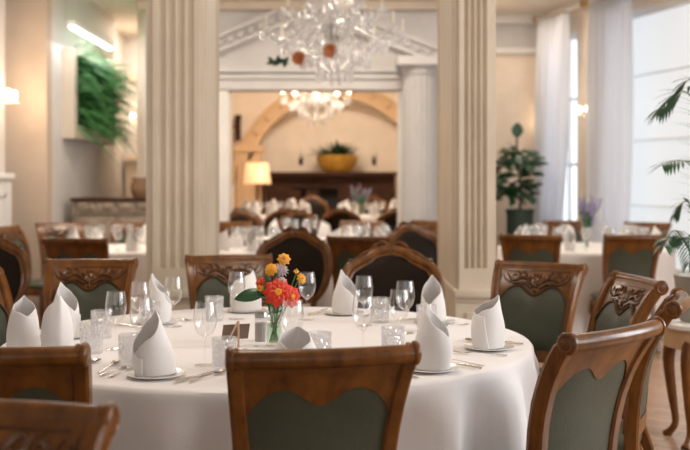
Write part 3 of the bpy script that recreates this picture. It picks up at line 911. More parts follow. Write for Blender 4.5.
flower('red_flower', 'smaller red flower at the right of the bouquet', (.066,-.03,.182), (.5,-.8,.15), .042, 8, M['red'], M['orange'], 2, (-.008,.01,.015))
flower('red_flower', 'small red blossom at the left of the bouquet', (-.052,-.01,.232), (-.6,-.6,.4), .022, 7, M['red'], M['terracotta'], 2, (.01,.01,.02))
flower('yellow_flower', 'yellow orange flower at the very top of the bouquet', (.036,.0,.318), (.1,-.85,.5), .026, 8, M['orange'], M['terracotta'], 2, (-.004,.004,.015))
flower('yellow_flower', 'yellow orange flower at upper left of the bouquet', (-.012,-.012,.280), (-.3,-.8,.4), .027, 9, M['orange'], M['yellow'], 3, (.012,-.006,.015))
flower('yellow_flower', 'yellow flower at the right tip of the bouquet', (.102,-.008,.246), (.6,-.7,.3), .021, 8, M['orange'], M['yellow'], 2, (-.01,-.008,.015))
flower('yellow_flower', 'tiny yellow bud above the right flower', (.082,.0,.272), (.2,-.6,.8), .011, 6, M['orange'], M['yellow'], 1, (-.014,.0,.02))
flower('yellow_flower', 'small yellow flower beside the small red blossom', (-.050,-.02,.212), (-.5,-.8,.1), .016, 7, M['orange'], M['terracotta'], 2, (.014,.0,.02))
flower('mauve_flower', 'pale mauve flower behind the yellow ones', (.022,.005,.278), (.2,-.7,.6), .034, 14, M['mauve'], M['mauve'], 3, (.0,.014,.015), pw=.5)
flower('pink_flower', 'small pale pink blossom in the middle of the bouquet', (.030,-.03,.238), (.1,-.9,.3), .018, 9, M['mauve'], M['terracotta'], 2, (.004,-.012,.015))
t = thing('foliage_sprig', 'large dark green leaf drooping out of the vase to the left with leafy sprigs', 'foliage', (VX,VY,ZTAB), 0, 'flowers in the glass vase')
m = MB()
m.leaf((-.03,-.015,.195), (-1,-.25,-.10), (.1,-1,.45), .115, .050, .28, 8, .1)
m.leaf((.0,-.01,.20), (.1,-.2,1), (0,-1,.2), .075, .032, .1, 6); m.leaf((-.02,-.02,.165), (-.5,-.5,.5), (0,-.3,1), .06, .035, .3, 6)
m.leaf((-.01,-.02,.215), (-.35,-.2,.9), (0,-1,.2), .05, .022, .1, 6)
m.build('large_leaf', M['leafdark'], t, solid=.0008)
m = MB()
for i in range(60):
    a = R_.uniform(0,6.28); r = R_.uniform(.01,.045); z = R_.uniform(.115,.195)
    m.leaf((r*.5*cos(a),r*.5*sin(a),z), (cos(a),sin(a),R_.uniform(-.2,.9)), (0,0,1), R_.uniform(.025,.045), R_.uniform(.012,.02), .3, 4)
for i in range(9):
    a = i*.7; m.tube([(.018*cos(a+2.5),.018*sin(a+2.5),.014),(.01*cos(a),.01*sin(a),.09),(.02*cos(a),.02*sin(a),.16)], .0018, 6)
for i in range(30):
    a = R_.uniform(0,6.28); m.leaf((.012*cos(a),.012*sin(a),R_.uniform(.06,.11)), (cos(a),sin(a),.9), (0,0,1), .016, .008, .2, 3)
m.build('sprig', M['leaf'], t)
# shakers
for i, (x, y) in enumerate(((-.318,3.80),)):
    s = thing('salt_shaker', 'ribbed silver and glass shaker left of the flower vase', 'shaker', (x,y,ZTAB))
    m = MB(); n = 32
    m.rings([[V(((.0235+.0012*(j%2))*cos(2*PI*j/n),(.0235+.0012*(j%2))*sin(2*PI*j/n),z)) for j in range(n)] for z in (0,.068)]); m.build('body', plain('ribbed_pewter',(.36,.33,.31),.4,metal=.4), s)
    m = MB(); m.lathe([(.0245,.068),(.0245,.09),(.001,.09)], 24); m.build('glass_band', M['cut'], s)
    m = MB(); m.lathe([(.025,.088),(.025,.108),(.022,.112),(.001,.113)], 24); m.build('cap', M['pendant_metal'], s)
c = thing('card_stand', 'small wooden easel holding a dark card left of the vase', 'card stand', (-.405,3.66,ZTAB), .35)
m = MB(); m.box((.012,-.012,.046),(.008,.006,.098), 0, .001); m.tube([(-.038,-.022,.004),(.010,-.010,.092)], .0035, 6); m.tube([(.012,.045,.003),(.012,-.005,.09)], .0035, 6); m.build('easel', M['lightwood'], c)
m = MB(); m.grid(lambda u,v: V((-.05+.1*u+.012*v, -.004+.016*v, .028+.052*v)), 1, 1); m.build('card', M['cardwood'], c, solid=.003, smooth=False)
for i, (x, y, w) in enumerate(((-.36,3.60,'left'),(-.325,3.66,'right'))):
    m = MB(); m.leaf((-.009,0,.001),(1,.3,0.02),(0,0,1),.02,.009,.05,4); o = m.build('fallen_petal', M['black'], loc=(x,y,ZTAB+.0005), solid=.0006)
    tag(o, 'dark fallen petal on the cloth near the vase, the %s one' % w, 'petal', 'fallen petals')

# ------------------------------------------------------------------ background tables' ware
def small_glass_mesh():
    m = MB(); m.lathe([(.001,0),(.033,0),(.005,.005),(.004,.085),(.024,.104),(.038,.145),(.037,.165),(.032,.205),(.0312,.205),(.0362,.16),(.0372,.145),(.0232,.106),(.001,.094)], 16)
    return m
sg = None
def bgglass(x, y, z, label, group):
    global sg
    if sg is None: sg = o = small_glass_mesh().build('wine_glass', M['glassfar'])
    else: o = sg.copy(); COL.objects.link(o)
    o.location = (x,y,z); tag(o, label, 'glass', group)
def ware(cx, cy, R, z, angs, nl, gl, grp, gper=2, sc=1.0):
    for i, a in enumerate(angs):
        x = cx+(R-.17)*cos(a); y = cy+(R-.17)*sin(a)
        napkin([0,1,2][i%3], x, y, z+.001, a+PI+R_.uniform(-.6,.6), nl, grp+' napkins', sc)
        for k in range(gper):
            b = a+(.22 if k == 0 else -.25)*(.8/R); q = R-.34+.05*k
            bgglass(cx+q*cos(b), cy+q*sin(b), z+.001, gl, grp+' glasses')
deg = math.radians
ware(-2.0,9.25,.66,TT,[deg(a) for a in (-75,-20,35,85,140,200)],'white folded napkin on the left side table','glass on the left side table','left side table',2)
ware(2.24,9.35,.80,TT,[deg(a) for a in (-115,-65,-15,40,90,140,190)],'white folded napkin on the window table','glass on the window table','window table',3)
ware(-.80,9.0,.48,TT,[deg(a) for a in (-90,-10,60,130,200)],'white folded napkin on the table right of the left pier','glass on the table right of the left pier','pier table',2)
ware(.32,9.4,.6,TT,[deg(a) for a in (-60,0,60,130,200,-110)],'white folded napkin on the middle table','glass on the middle table','middle table',2)
ware(-.52,11.0,.48,TT,[deg(a) for a in (-70,20,150)],'white folded napkin on the table near the doorway','glass on the table near the doorway','doorway table',2)
ware(-1.0,14.5,.6,TT+FLOOR_BACK,[deg(a) for a in (-130,-95,-60,-20,20,60,100,140,200)],'napkin on the back room table under the lamp','glass on the back room table under the lamp','lamp table',1,1.25)
ware(.45,14.6,.66,TT+FLOOR_BACK,[deg(a) for a in (-130,-95,-60,-25,15,55,150,190)],'napkin on the back room table with greenery','glass on the back room table with greenery','greenery table',1,1.2)
# lavender vase on the window table
vx, vy = X(587,9.3), 9.3
v = thing('flower_vase', 'clear glass vase under the lavender on the window table', 'vase', (vx,vy,TT+.001))
m = MB(); m.lathe([(.001,.002),(.045,.002),(.046,.06),(.036,.14),(.045,.17),(.0435,.17),(.034,.14),(.043,.06),(.001,.01)], 20); m.build('glass_body', M['glass'], v)
def bouquet(at_, hmin, hmax, spread, n, bm, gm, lab, white=0):
    t = thing('bouquet', lab, 'flowers', at_)
    for i in range(n):
        a = 2*PI*i/n+R_.uniform(-.2,.2); h = R_.uniform(hmin,hmax); r = spread*R_.uniform(.2,1)*(h/hmax)
        top = V((r*cos(a), r*sin(a), h)); g = MB()
        g.tube([(.012*cos(a+3),.012*sin(a+3),.012),(.012*cos(a),.012*sin(a),.15),top], .003, 5)
        for k in range(7):
            q = V((.01*cos(a),.01*sin(a),.16)).lerp(top, R_.uniform(.05,.75)); b = R_.uniform(0,6.28)
            g.leaf(q, (cos(b),sin(b),.7), (0,0,1), R_.uniform(.05,.09), .018, .3, 4)
        o = g.build('stem', gm, t)
        m = MB(); d = top.normalized(); k = 9
        m.tube([top-d*.09+d*(.012*j) for j in range(k)], [.006+.009*abs(sin(PI*j/2+.4))*(1-j/12) for j in range(k)], 7)
        m.build('bloom', bm, o)
    for i in range(white):
        a = i*1.9; p = V((.035*cos(a), .035*sin(a), hmax+.02+.03*(i%2)))
        m = MB(); m.tube([(.004*cos(a),.004*sin(a),.012),(.006*cos(a),.006*sin(a),.15),p], .003, 5); o = m.build('stem', gm, t)
        m = MB()
        for j in range(9): m.leaf(p, (cos(j*.7),sin(j*.7),.5), (0,0,1), .032, .022, .3, 3)
        m.build('white_bloom', M['whiteflower'], o, solid=.001)
bouquet((vx,vy,TT+.001), .28, .47, .19, 20, M['lavender'], M['leafpale'], 'bunch of lavender and white flowers standing in the window table vase', 3)
vx, vy = X(361,14.4), 14.4
v = thing('flower_vase', 'glass vase under the green bunch in the back room', 'vase', (vx,vy,TT+FLOOR_BACK+.001))
m = MB(); m.lathe([(.001,.002),(.05,.002),(.055,.06),(.04,.15),(.05,.18),(.048,.18),(.038,.15),(.052,.06),(.001,.01)], 20); m.build('glass_body', M['glass'], v)
bouquet((vx,vy,TT+FLOOR_BACK+.001), .25, .48, .24, 24, M['lavender'], M['leaf'], 'bunch of green foliage and purple blooms in the back room vase')

# ------------------------------------------------------------------ background furniture and decor
def sconce(x, y, z, d, label, power=14, two=True):
    # frosted bulbs plus their glow
    d = V((*d,0)).normalized(); s = V((d.y,-d.x,0))
    t = thing('wall_sconce', label, 'wall lamp', (x,y,z))
    m = MB(); m.tube([V((0,0,-.12)), V((0,0,.12))], .035, 10, flat=.5, up=d); m.build('back_plate', M['brass'], t)
    for k in ((-1,1) if two else (0,)):
        m = MB(); p = d*.14+s*(k*.10)
        m.tube(cat_rom([V((0,0,0)), d*.08+s*(k*.03)-V((0,0,.05)), p-V((0,0,.02))],4), .008, 8); m.lathe([(.003,0),(.03,.005),(.032,.012),(.003,.012)], 12, p-V((0,0,.02)))
        for i in range(6):
            a = i*PI/3; m.ball(p+V((.03*cos(a),.03*sin(a),-.035)), .011, 6, 4, (1,1,1.6))
        m.build('arm', M['crystal'], t)
        m = MB(); m.ball(p+V((0,0,.045)), .03, 10, 8, (1,1,1.35)); m.build('bulb', M['bulb'], t)
    if not power: return t
    ld = bpy.data.lights.new('sconce_glow', 'POINT'); ld.energy = power*.38; ld.color = (1,.72,.45); ld.shadow_soft_size = .09
    lo = bpy.data.objects.new('sconce_glow', ld); COL.objects.link(lo); lo.parent = t; lo.location = d*.20+V((0,0,.05))
    return t
sconce(-3.57, 10.28, Z(98,10.28), (1,0), 'lit crystal wall sconce at the left frame edge', 22)
p = WR(1.10, 0); sconce(p.x, p.y, Z(113,p.y), (WRN.x,WRN.y), 'lit wall sconce between the two white curtains', 0)
sconce(X(548,13.8), 13.8, Z(125,13.8), (0,-1), 'lit wall sconce on the peach wall left of the curtains', 34)
sconce(X(141,15.5), 15.5, Z(120,15.5), (0,-1), 'lit wall sconce far left behind the ferns', 16)
for px, w in ((301,'left'),(374,'right')):
    t = thing('candle_sconce', 'small unlit candle sconce %s of the gilt bowl' % w, 'wall lamp', (X(px,17.4),17.4,Z(158,17.4)))
    m = MB(); m.b2(-.03,.03,-.02,0,-.12,.05); m.tube([(0,-.02,-.05),(0,-.1,-.07),(0,-.1,.0)], .01, 6); m.build('bracket', M['wood_dark'], t)
    m = MB(); m.tube([(0,-.1,0),(0,-.1,.15)], .018, 8); m.build('candle', M['wax'], t)
t = thing('iron_bracket', 'dark wrought bracket on the wall left of the arch', 'wall bracket', (X(238,16.9),16.9,Z(128,16.9)))
m = MB(); m.b2(-.05,.05,-.05,0,-.22,.22); m.tube([(0,-.04,.1),(.06,-.12,.16),(.06,-.12,.2)], .015, 6); m.tube([(0,-.04,-.05),(-.05,-.12,-.0),(-.05,-.12,.04)], .015, 6); m.build('plate', M['wood_dark'], t)

# picture light and fern planter on the left wall
fx = -3.2
t = thing('wall_planter', 'beige framed living wall of green ferns on the white left wall', 'wall planter', (fx,11.3,Z(138,11.3)))
h = Z(48,11.3)-Z(138,11.3); L = 2.05; D = .14
m = MB()
m.b2(0,D,0,.14,0,h); m.b2(0,D,L-.14,L,0,h); m.b2(0,D,.14,L-.14,0,.16); m.b2(0,D,.14,L-.14,h-.06,h); m.build('frame', M['frame'], t, smooth=False)
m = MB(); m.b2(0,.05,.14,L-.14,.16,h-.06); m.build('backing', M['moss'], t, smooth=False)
m = MB()
for i in range(300):
    y = R_.uniform(.16,L-.1); z = R_.uniform(.17,h-.04); base = V((.05,y,z))
    d = V((1, R_.uniform(-1.1,1.1), R_.uniform(-.8,1.2)+.6*(z/h))).normalized(); Lf = R_.uniform(.30,.58)
    pts = [base+d*(Lf*k/7)-V((0,0,.42*Lf*(k/7)**2)) for k in range(8)]
    m.tube(pts, [.004,.0015], 4)
    for k in range(1,8):
        tt = (pts[k]-pts[k-1]).normalized(); sd = tt.cross(V((0,0,1)))
        if sd.length < .1: continue
        sd.normalize(); ll = .075*sin(PI*(k/7.6)**.7)+.02
        for s in (-1,1):
            m.leaf(pts[k], sd*s+tt*.45, V((0,0,1)), ll, .017, .25, 2)
            m.leaf((pts[k]+pts[k-1])*.5, sd*s+tt*.45, V((0,0,1)), ll, .017, .25, 2)
for i in range(10):
    pass
m.build('fern_fronds', M['leaf'], t)
t = thing('picture_light', 'slim lit picture light bar above the ferns', 'lamp', (fx,10.95,3.09))
m = MB(); m.tube([(.0,1.0,-.02),(.10,1.0,.03),(.2,1.0,.02)], .012, 8); m.b2(.16,.24,0,1.84,.0,.05); m.build('housing', M['coolwhite'], t, smooth=False)
m = MB(); m.tube([(.2,.02,-.012),(.2,1.82,-.012)], .035, 10); m.build('tube', M['bulbcool'], t)
ld = bpy.data.lights.new('picture_light_glow','AREA'); ld.shape = 'RECTANGLE'; ld.size = .06; ld.size_y = 1.9; ld.energy = 15; ld.color = (.95,.98,1)
lo = bpy.data.objects.new('picture_light_glow', ld); COL.objects.link(lo); lo.parent = t; lo.location = (.2,.92,-.06)
lo.rotation_euler = (0, math.radians(-25), 0)

# sideboard
t = thing('sideboard', 'grey brown carved sideboard against the back left wall', 'sideboard', (X(72,11.35)+.02,11.3,0))
W = 1.02+0.0; zt = Z(198,11.3)
W = -2.42+.33-(X(72,11.35)+.02)+.1; W = .98
m = MB(); m.b2(-.02,W+.02,-.03,.5,zt-.035,zt,.006); m.build('top', M['wood_dark'], t)
m = MB(); m.b2(0,W,0,.48,.08,zt-.035); m.b2(-.01,W+.01,-.015,.48,0,.10); m.build('body', M['stone'], t, smooth=False)
m = MB()
for k in range(4):
    a = .03+k*(W-.06)/4; m.b2(a+.015,a+(W-.06)/4-.015,-.014,0,zt-.15,zt-.05,.006)
    for j in range(3): m.ball((a+.05+j*.065,-.012,zt-.10), .022, 8, 5, (1,.5,1))
m.b2(-.008,W+.008,-.02,.0,zt-.185,zt-.165); m.build('frieze', M['stone'], t)
for k in range(2):
    d_ = MB(); a = .04+k*W/2; d_.b2(a,a+W/2-.07,-.018,0,.16,zt-.21,.006); d_.b2(a+.06,a+W/2-.13,-.026,-.01,.24,zt-.29,.006)
    o = d_.build('door', M['stone'], t)
    kb = MB(); kb.ball((a+(.04 if k else W/2-.11),-.03,.6), .014, 8, 6); kb.build('knob', M['brass'], o)
t = thing('wicker_jar', 'brown wicker jar on top of the carved sideboard', 'jar', (X(140,11.5),11.5,zt+.001))
m = MB(); m.lathe([(.001,0),(.07,0),(.10,.06),(.11,.13),(.085,.2),(.09,.23),(.08,.23),(.075,.2),(.001,.02)], 20); m.build('body', M['wicker'], t)

# fireplace in the back room
t = thing('fireplace', 'dark oak fireplace mantel with black opening below the gilt bowl', 'fireplace', (X(332,16.9),16.9,FLOOR_BACK))
x0, x1 = X(266,16.9)-X(332,16.9), 1.05; zt = Z(172,16.7)-FLOOR_BACK
m = MB(); m.b2(x0-.05,x1+.05,-.3,.45,zt-.06,zt,.008); m.b2(x0,x1,-.22,.0,zt-.12,zt-.06); m.build('mantel_shelf', M['wood_dark'], t)
m = MB(); o0, o1, oz = X(291,16.9)-X(332,16.9), X(338,16.9)-X(332,16.9), Z(188,16.9)-FLOOR_BACK
m.b2(x0,o0,-.15,.06,0,zt-.12); m.b2(o1,x1,-.15,.06,0,zt-.12); m.b2(o0,o1,-.15,.06,oz,zt-.12)
for a in [x0+.08+k*.3 for k in range(3)]+[o1+.08+k*.33 for k in range(3)]:
    m.b2(a,a+.22,-.17,-.15,.15,zt-.3,.006)
m.build('surround', M['wood_dark'], t, smooth=False)
m = MB(); m.b2(o0,o1,.0,.06,0,oz); m.build('firebox', M['firebox'], t, smooth=False)
t = thing('planter_bowl', 'round gilt planter bowl with green foliage on the mantel', 'planter', (X(337,16.85),16.85,Z(172,16.7)+.001))
m = MB(); m.lathe([(.001,0),(.19,0),(.22,.03),(.30,.15),(.335,.26),(.34,.28),(.32,.28),(.30,.2),(.001,.12)], 28)
for k in range(18):
    a = 2*PI*k/18; m.tube([(.225*cos(a),.225*sin(a),.03),(.305*cos(a),.305*sin(a),.15),(.338*cos(a),.338*sin(a),.26)], .014, 5)
m.build('bowl', M['gold'], t)
m = MB()
for i in range(120):
    a = R_.uniform(0,6.28); r = R_.uniform(0,.28)
    m.leaf((r*cos(a),r*sin(a),.24), (cos(a)*r*4,sin(a)*r*4,R_.uniform(.4,1.4)), (0,0,1), R_.uniform(.14,.34), R_.uniform(.04,.07), .35, 4)
m.build('foliage', M['leafdark'], t)
t = thing('floor_lamp', 'lit lamp with a pale drum shade at the left of the back room', 'lamp', (X(257,15.8),15.8,FLOOR_BACK))
zz = Z(195,15.8)-FLOOR_BACK; zs0 = Z(184,15.8)-FLOOR_BACK; zs1 = Z(163,15.8)-FLOOR_BACK
m = MB(); m.lathe([(.001,0),(.16,0),(.16,.02),(.03,.05),(.02,.1),(.02,zs0),(.001,zs0)], 16); m.build('stand', M['wood_dark'], t)
m = MB(); m.lathe([(.225,zs0),(.215,zs0+.02),(.18,zs1)], 24); m.build('lamp_shade', M['shade'], t, solid=.006)
ld = bpy.data.lights.new('lamp_glow','POINT'); ld.energy = 5; ld.color = (1,.60,.32); ld.shadow_soft_size = .08
lo = bpy.data.objects.new('lamp_glow', ld); COL.objects.link(lo); lo.parent = t; lo.location = (0,0,(zs0+zs1)/2)

# chandeliers
def chandelier(name, label, x, y, zc, R, narm, tiers, lit, big):
    t = thing(name, label, 'chandelier', (x,y,zc))
    m = MB(); top = CEIL-zc
    m.tube([(0,0,-.30*R),(0,0,top-.02)], .012, 8)
    m.lathe([(.001,-.42*R),(.05*R,-.38*R),(.09*R,-.3*R),(.05*R,-.2*R),(.16*R,-.02*R),(.20*R,.1*R),(.08*R,.24*R),(.12*R,.4*R),(.05*R,.6*R),(.10*R,.72*R),(.03*R,.95*R),(.001,.95*R)], 14)
    m.lathe([(.001,top-.04),(.08,top-.04),(.09,top),(.001,top)], 14); m.build('stem', M['crystal'], t)
    if big:
        m = MB(); m.ball((0,0,0), .105, 14, 10); m.build('hub', M['pendant_metal'], t)
    for (rr, z0, z1, k, off) in tiers:
        for i in range(k):
            a = 2*PI*(i+off)/k; d = V((cos(a),sin(a),0))
            e_ = d*rr+V((0,0,z1))
            m = MB(); m.tube(cat_rom([V((0,0,z0)), d*(rr*.35)+V((0,0,z0+.12*R)), d*(rr*.72)+V((0,0,z0-.10*R)), e_],4), .011*R/.6, 8)
            m.lathe([(.004,-.01),(.055*R/.6,.004),(.06*R/.6,.016),(.02,.02),(.018,.05),(.004,.05)], 12, e_)
            for q in range(6):
                b = q*PI/3; pp = e_+V((.052*R/.6*cos(b),.052*R/.6*sin(b),-.03)); m.ball(pp, .011*R/.6, 6, 4, (1,1,2.2))
            for q in range(1,5):
                pp = V((0,0,z0)).lerp(e_, q/5)+V((0,0,-.07*R-.05*R*sin(PI*q/5))); m.ball(pp, .013*R/.6, 6, 4, (1,1,1.5))
            o = m.build('arm', M['crystal'], t)
            m = MB(); m.tube([e_+V((0,0,.045)), e_+V((0,0,.045+.11*R/.6))], .011, 8); m.build('candle', M['wax'], o)
            if lit:
                m = MB(); m.ball(e_+V((0,0,.075+.11*R/.6)), .032, 8, 6, (1,1,1.4)); m.build('bulb', M['bulb'], o)
    f_ = 1 if big else .55
    for (rr, z, k) in ((R*.75,-.16*R,30),(R*.5,-.36*R,24),(R*.25,-.55*R,14),(R*.55,.30*R,20)):
        k = int(k*f_)
        for i in range(k):
            a = 2*PI*i/k; m = MB()
            for q in range(3): m.ball((rr*cos(a),rr*sin(a),z-.034*q+.03*sin(3*a)), .013+.006*(q==2), 6, 4, (1,1,1.7))
            m.build('crystal_drop', M['crystal'], t)
    for i in range(12 if big else 8):
        a = 2*PI*i/(12 if big else 8); m = MB(); p1 = []; p2 = []
        for q in range(11):
            s = q/10; r = R*(.12+.63*s); p1.append((r*cos(a),r*sin(a),.75*R*(1-s)**2-.12*R*s))
        for q in range(9):
            s = q/8; r2 = R*(.75-.62*s); p1.append((r2*cos(a+.2*s),r2*sin(a+.2*s),-.16*R-.42*R*s))
        pts = cat_rom(p1, 6); m.tube(pts, [.005+.008*abs(sin(PI*j/6)) for j in range(len(pts))], 6)
        m.build('crystal_strand', M['crystal'], t)
    return t
zc = Z(33,9.0); 
ch = chandelier('chandelier', 'large unlit crystal chandelier with candle arms hanging between the piers', X(335,9.0), 9.0, zc, .62, 8, [(.62,-.05,-.02,8,.2),(.42,.10,.20,6,.0),(.50,-.12,-.20,0,0)], False, True)
for (a, z, r, mt, nm, lab) in ((200,-.24,.34,'terracotta','silk_flower','left of two rusty orange silk flowers on the chandelier'),(262,-.20,.30,'terracotta','silk_flower','right of two rusty orange silk flowers on the chandelier')):
    t = MB(); p = V((r*cos(deg(a)), r*sin(deg(a)), 0))
    for i in range(9): t.leaf((0,0,0), (cos(i*.7),-.5+.2*(i%3),sin(i*.7)), (0,-1,0), .07, .05, .3, 4)
    o = t.build('silk_flower', M['terracotta'], loc=(X(335,9.0)+p.x, 9.0+p.y, zc+z)); tag(o, lab, 'decoration', 'silk flowers on the chandelier')
t = MB()
for i in range(10): t.leaf((-.014*i,.01*(i%2),.012*(i%3)), (-.6+.3*(i%4),-.3,.4-.3*(i%3)), (0,-1,0), .08, .04, .3, 4)
o = t.build('silk_leaves', M['leafdark'], loc=(X(288,8.8),8.8,Z(64,8.8))); tag(o, 'dark green silk leaf spray at the lower left of the chandelier', 'decoration')
ch2 = chandelier('chandelier', 'lit warm crystal chandelier in the back room', X(316,14.2), 14.2, Z(100,14.2), .48, 8, [(.48,-.05,-.02,9,.3)], True, False)
ld = bpy.data.lights.new('chandelier_glow','POINT'); ld.energy = 14; ld.color = (1,.74,.48); ld.shadow_soft_size = .12
lo = bpy.data.objects.new('chandelier_glow', ld); COL.objects.link(lo); lo.parent = ch2; lo.location = (0,0,.28)

# ficus by the peach wall
FY = 12.6
t = thing('potted_ficus', 'fiddle leaf fig in a dark green planter by the peach wall', 'plant', (X(520,FY),FY,0))
zp = Z(209,FY)
m = MB(); n = 36
m.rings([[V((.17*(1-.06*(j%2))*cos(2*PI*j/n), .17*(1-.06*(j%2))*sin(2*PI*j/n), z)) for j in range(n)] for z in (0,zp-.06)]); m.lathe([(.001,zp-.06),(.18,zp-.06),(.18,zp),(.165,zp),(.16,zp-.03),(.001,zp-.03)], 36)
m.build('planter', M['potgreen'], t)
m = MB(); m.tube(cat_rom([(.0,0,zp-.04),(.01,0,zp+.3),(-.03,.02,zp+.6),(-.04,0,zp+1.0)],4), [.022,.010], 8); m.tube([(-.0,0,zp+.35),(.08,.02,zp+.6)], .009, 6); m.build('trunk', M['bark'], t)
m = MB()
for i in range(150):
    a = R_.uniform(0,6.28); z = R_.uniform(zp+.12,zp+.78); r = .05+.20*R_.random()
    c = V((-.06+r*cos(a)*.95, r*sin(a), z))
    m.leaf(c, (cos(a),sin(a),R_.uniform(-.5,.6)), (R_.uniform(-.4,.4),-.6,1), R_.uniform(.12,.19), R_.uniform(.085,.13), .3, 5)
m.leaf((-.05,-.03,zp+.90),(.1,-.1,1),(0,-1,.2),.19,.15,.1,6); m.leaf((.03,0,zp+.72),(1,-.2,.15),(0,-.3,1),.16,.08,.2,5)
m.build('foliage', M['leafdark'], t)

# palm in a grey pot on a small table
PX, PY = 1.89, 5.25
t = thing('plant_table', 'small cream topped table with cabriole legs under the grey pot at right edge', 'table', (PX,PY,0))
m = MB(); m.lathe([(.001,.60),(.215,.60),(.23,.61),(.23,.628),(.22,.635),(.001,.635)], 32); m.build('tabletop', M['porcelain'], t)
m = MB(); m.lathe([(.19,.50),(.21,.505),(.21,.6),(.19,.6)], 32); m.build('apron', M['lightwood'], t)
for k in range(4):
    a = PI/4+k*PI/2; c_, s_ = cos(a), sin(a)
    m = MB(); m.tube(cat_rom([(.17*c_,.17*s_,.56),(.205*c_,.205*s_,.42),(.18*c_,.18*s_,.2),(.165*c_,.165*s_,.08),(.20*c_,.20*s_,.02),(.22*c_,.22*s_,.0)],4), [.034,.036,.036,.035,.033,.03,.028,.026,.024,.022,.02,.02,.019,.019,.018,.019,.021,.024,.027,.027,.024], 10); m.build('leg', M['wood'], t)
t = thing('potted_palm', 'palm with arching fronds in a grey pot at the right edge', 'plant', (PX,PY,.636))
m = MB(); m.lathe([(.001,0),(.12,0),(.135,.02),(.155,.22),(.16,.24),(.148,.24),(.142,.21),(.001,.20)], 32); m.build('pot', M['potgrey'], t)
m = MB(); m.lathe([(.001,.205),(.143,.205),(.143,.215),(.001,.22)], 24); m.build('soil', M['soil'], t)
def frond(tip, ctrl, nl=15, ll=.16, w=.016):
    m = MB(); pts = cat_rom([V((0,0,.2)), V(ctrl), V(tip)], 10)
    m.tube(pts, [.006,.002], 6)
    k = len(pts)
    for i in range(6, k):
        tt = (pts[i]-pts[i-1]).normalized(); sd = tt.cross(V((0,0,1)))
        if sd.length < .05: sd = V((1,0,0))
        sd.normalize(); s_ = (i-6)/(k-6); l = ll*(.5+.5*sin(PI*min(1,s_*.8+.15)))
        for s in (-1,1):
            m.leaf(pts[i], sd*s*.8+tt*.8+V((0,0,-.1)), V((0,0,1)), l, w, .35, 4)
    m.leaf(pts[-1], (pts[-1]-pts[-2]), V((0,0,1)), ll*.6, w, .3, 4)
    m.build('frond', M['leafdark'], t)
def at(px, py, y): return V((X(px,y)-PX, y-PY, Z(py,y)-.636))
frond(at(672,96,5.2), at(700,92,5.2), 15, .12)
frond(at(660,108,5.1), at(694,104,5.15))
frond(at(664,163,5.0), at(694,172,5.1), 15, .15)
frond(at(668,238,5.0), at(684,240,5.1), 15, .12)
frond(at(676,212,5.3), at(690,205,5.3), 12, .10, .010)
frond(at(664,245,4.95), at(678,232,5.1), 12, .11, .012)
frond(at(730,80,5.3), at(705,120,5.3)); frond(at(740,150,5.0), at(710,170,5.2)); frond(at(715,60,5.6), at(700,120,5.4))
frond(at(690,262,4.85), at(690,235,5.0), 12, .10, .012)

# curtains and rail
def curtain(name, t0, t1, b0, b1, label, off=.16, ztop=3.52, folds=6, amp=.055, zbot=.03):
    m = MB()
    def g(u, v):
        z = ztop+(zbot-ztop)*v
        q = v**1.2
        tt = (t0+(b0-t0)*q)+((t1+(b1-t1)*q)-(t0+(b0-t0)*q))*u
        o = off+amp*sin(folds*2*PI*u+1.2*sin(3*u+v))*(.6+.4*v)+.02*sin(9*u+5*v)
        return WR(tt, o, z)
    m.grid(g, 96, 20)
    o = m.build(name, M['curtain'], solid=.002)
    tag(o, label, 'curtain', 'white curtains on the window wall'); return o
curtain('curtain', .04, .84, -.14, .50, 'white sheer curtain farther from us, left of the two at the windows', .18, folds=5)
curtain('curtain', 1.33, 2.22, 1.28, 2.05, 'white sheer curtain nearer to us, right of the two at the windows', .18, folds=7)
t = thing('curtain_rail', 'pale curtain rail with rings and knobbed finial above the left window', 'curtain rail', WR(0))
t0 = WR(0)
m = MB(); m.tube([WR(-.05,.18,3.56)-t0, WR(1.12,.18,3.56)-t0], .018, 10); m.tube([WR(1.28,.18,3.56)-t0, WR(4.5,.18,3.56)-t0], .018, 10)
for q in (.0,1.1,1.3,4.4): m.tube([WR(q,.0,3.56)-t0, WR(q,.18,3.56)-t0], .012, 8)
m.build('rod', M['coolwhite'], t)
for q in (-.07,1.14,1.26):
    m = MB(); m.ball(WR(q,.18,3.56)-t0, .04, 10, 8); m.build('finial', M['brass'], t)
for k in range(10):
    m = MB(); c0 = WR(.05+k*.075,.18,3.555)-t0
    m.tube([c0+WRN*(.026*cos(a*PI/5))+V((0,0,.026*sin(a*PI/5))) for a in range(11)], .005, 5); m.build('ring', M['brass'], t)

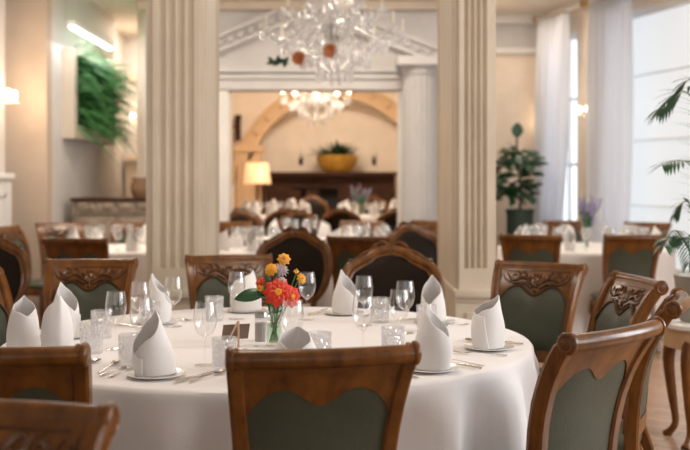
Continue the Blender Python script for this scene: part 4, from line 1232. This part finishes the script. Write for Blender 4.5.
# ------------------------------------------------------------------ light
w = bpy.data.worlds.new('World'); SC.world = w; w.use_nodes = True
bg = w.node_tree.nodes['Background']; bg.inputs[0].default_value = (.75,.86,1,1); bg.inputs[1].default_value = .9
def area(name, loc, direction, sx, sy, energy, color):
    ld = bpy.data.lights.new(name,'AREA'); ld.shape = 'RECTANGLE'; ld.size = sx; ld.size_y = sy; ld.energy = energy; ld.color = color
    lo = bpy.data.objects.new(name, ld); COL.objects.link(lo); lo.location = loc
    lo.rotation_euler = V(direction).to_track_quat('-Z','Y').to_euler(); return lo
DAY = (.93,.965,1.0)
for a in (.6,3.0,5.6):
    area('window_daylight', (e.x-.03, e.y-a-.8, 1.85), (-1,0,-.15), 1.5, 2.6, (150,95,26)[int(a/2.6)], DAY)
for a in (1.0,3.6,6.2):
    area('window_daylight', (-3.8+a+.9, -4.15, 1.8), (0,1,-.1), 1.7, 2.7, 5, (1,.97,.93))
# warm fill lights added under the ceilings, with no fixtures behind them
def fill_light(x, y, en):
    ld = bpy.data.lights.new('ceiling_fill','AREA'); ld.shape = 'DISK'; ld.size = .9; ld.energy = en; ld.color = (1,.86,.70)
    lo = bpy.data.objects.new('ceiling_fill', ld); COL.objects.link(lo); lo.location = (x,y,CEIL-.04); return lo
fill_light(-.6, 3.9, 34); fill_light(-2.1, 9.4, 72); fill_light(.3, 10.2, 44); fill_light(2.4, 8.5, 36)
fill_light(-.3, 14.6, 105); fill_light(-2.9, 14.7, 26); fill_light(2.0, 12.6, 13)
p = WR(.39,.03,2.0); area('window_daylight', p, WRN, .5, 2.4, 2.2, DAY)
p = WR(1.85,.03,2.0); area('window_daylight', p, WRN, .5, 2.8, 2.6, DAY)

# ------------------------------------------------------------------ camera
cd = bpy.data.cameras.new('camera'); cam = bpy.data.objects.new('camera', cd); COL.objects.link(cam)
cam.location = (0,0,CAMZ); cam.rotation_euler = (PI/2,0,0)
cd.sensor_width = 36; cd.lens = 36*FPX/690
cd.shift_y = -(225-HZ)/690
cd.clip_start = .05; cd.clip_end = 100
cd.dof.use_dof = True; cd.dof.focus_distance = 3.35; cd.dof.aperture_fstop = 2.5
SC.camera = cam
SC.view_settings.view_transform = 'Standard'; SC.view_settings.look = 'None'
SC.view_settings.exposure = .17; SC.view_settings.gamma = 1; SC.view_settings.use_curve_mapping = False
SC.cycles.use_denoising = True
SC.cycles.max_bounces = 8; SC.cycles.transparent_max_bounces = 24
SC.cycles.sample_clamp_indirect = 6
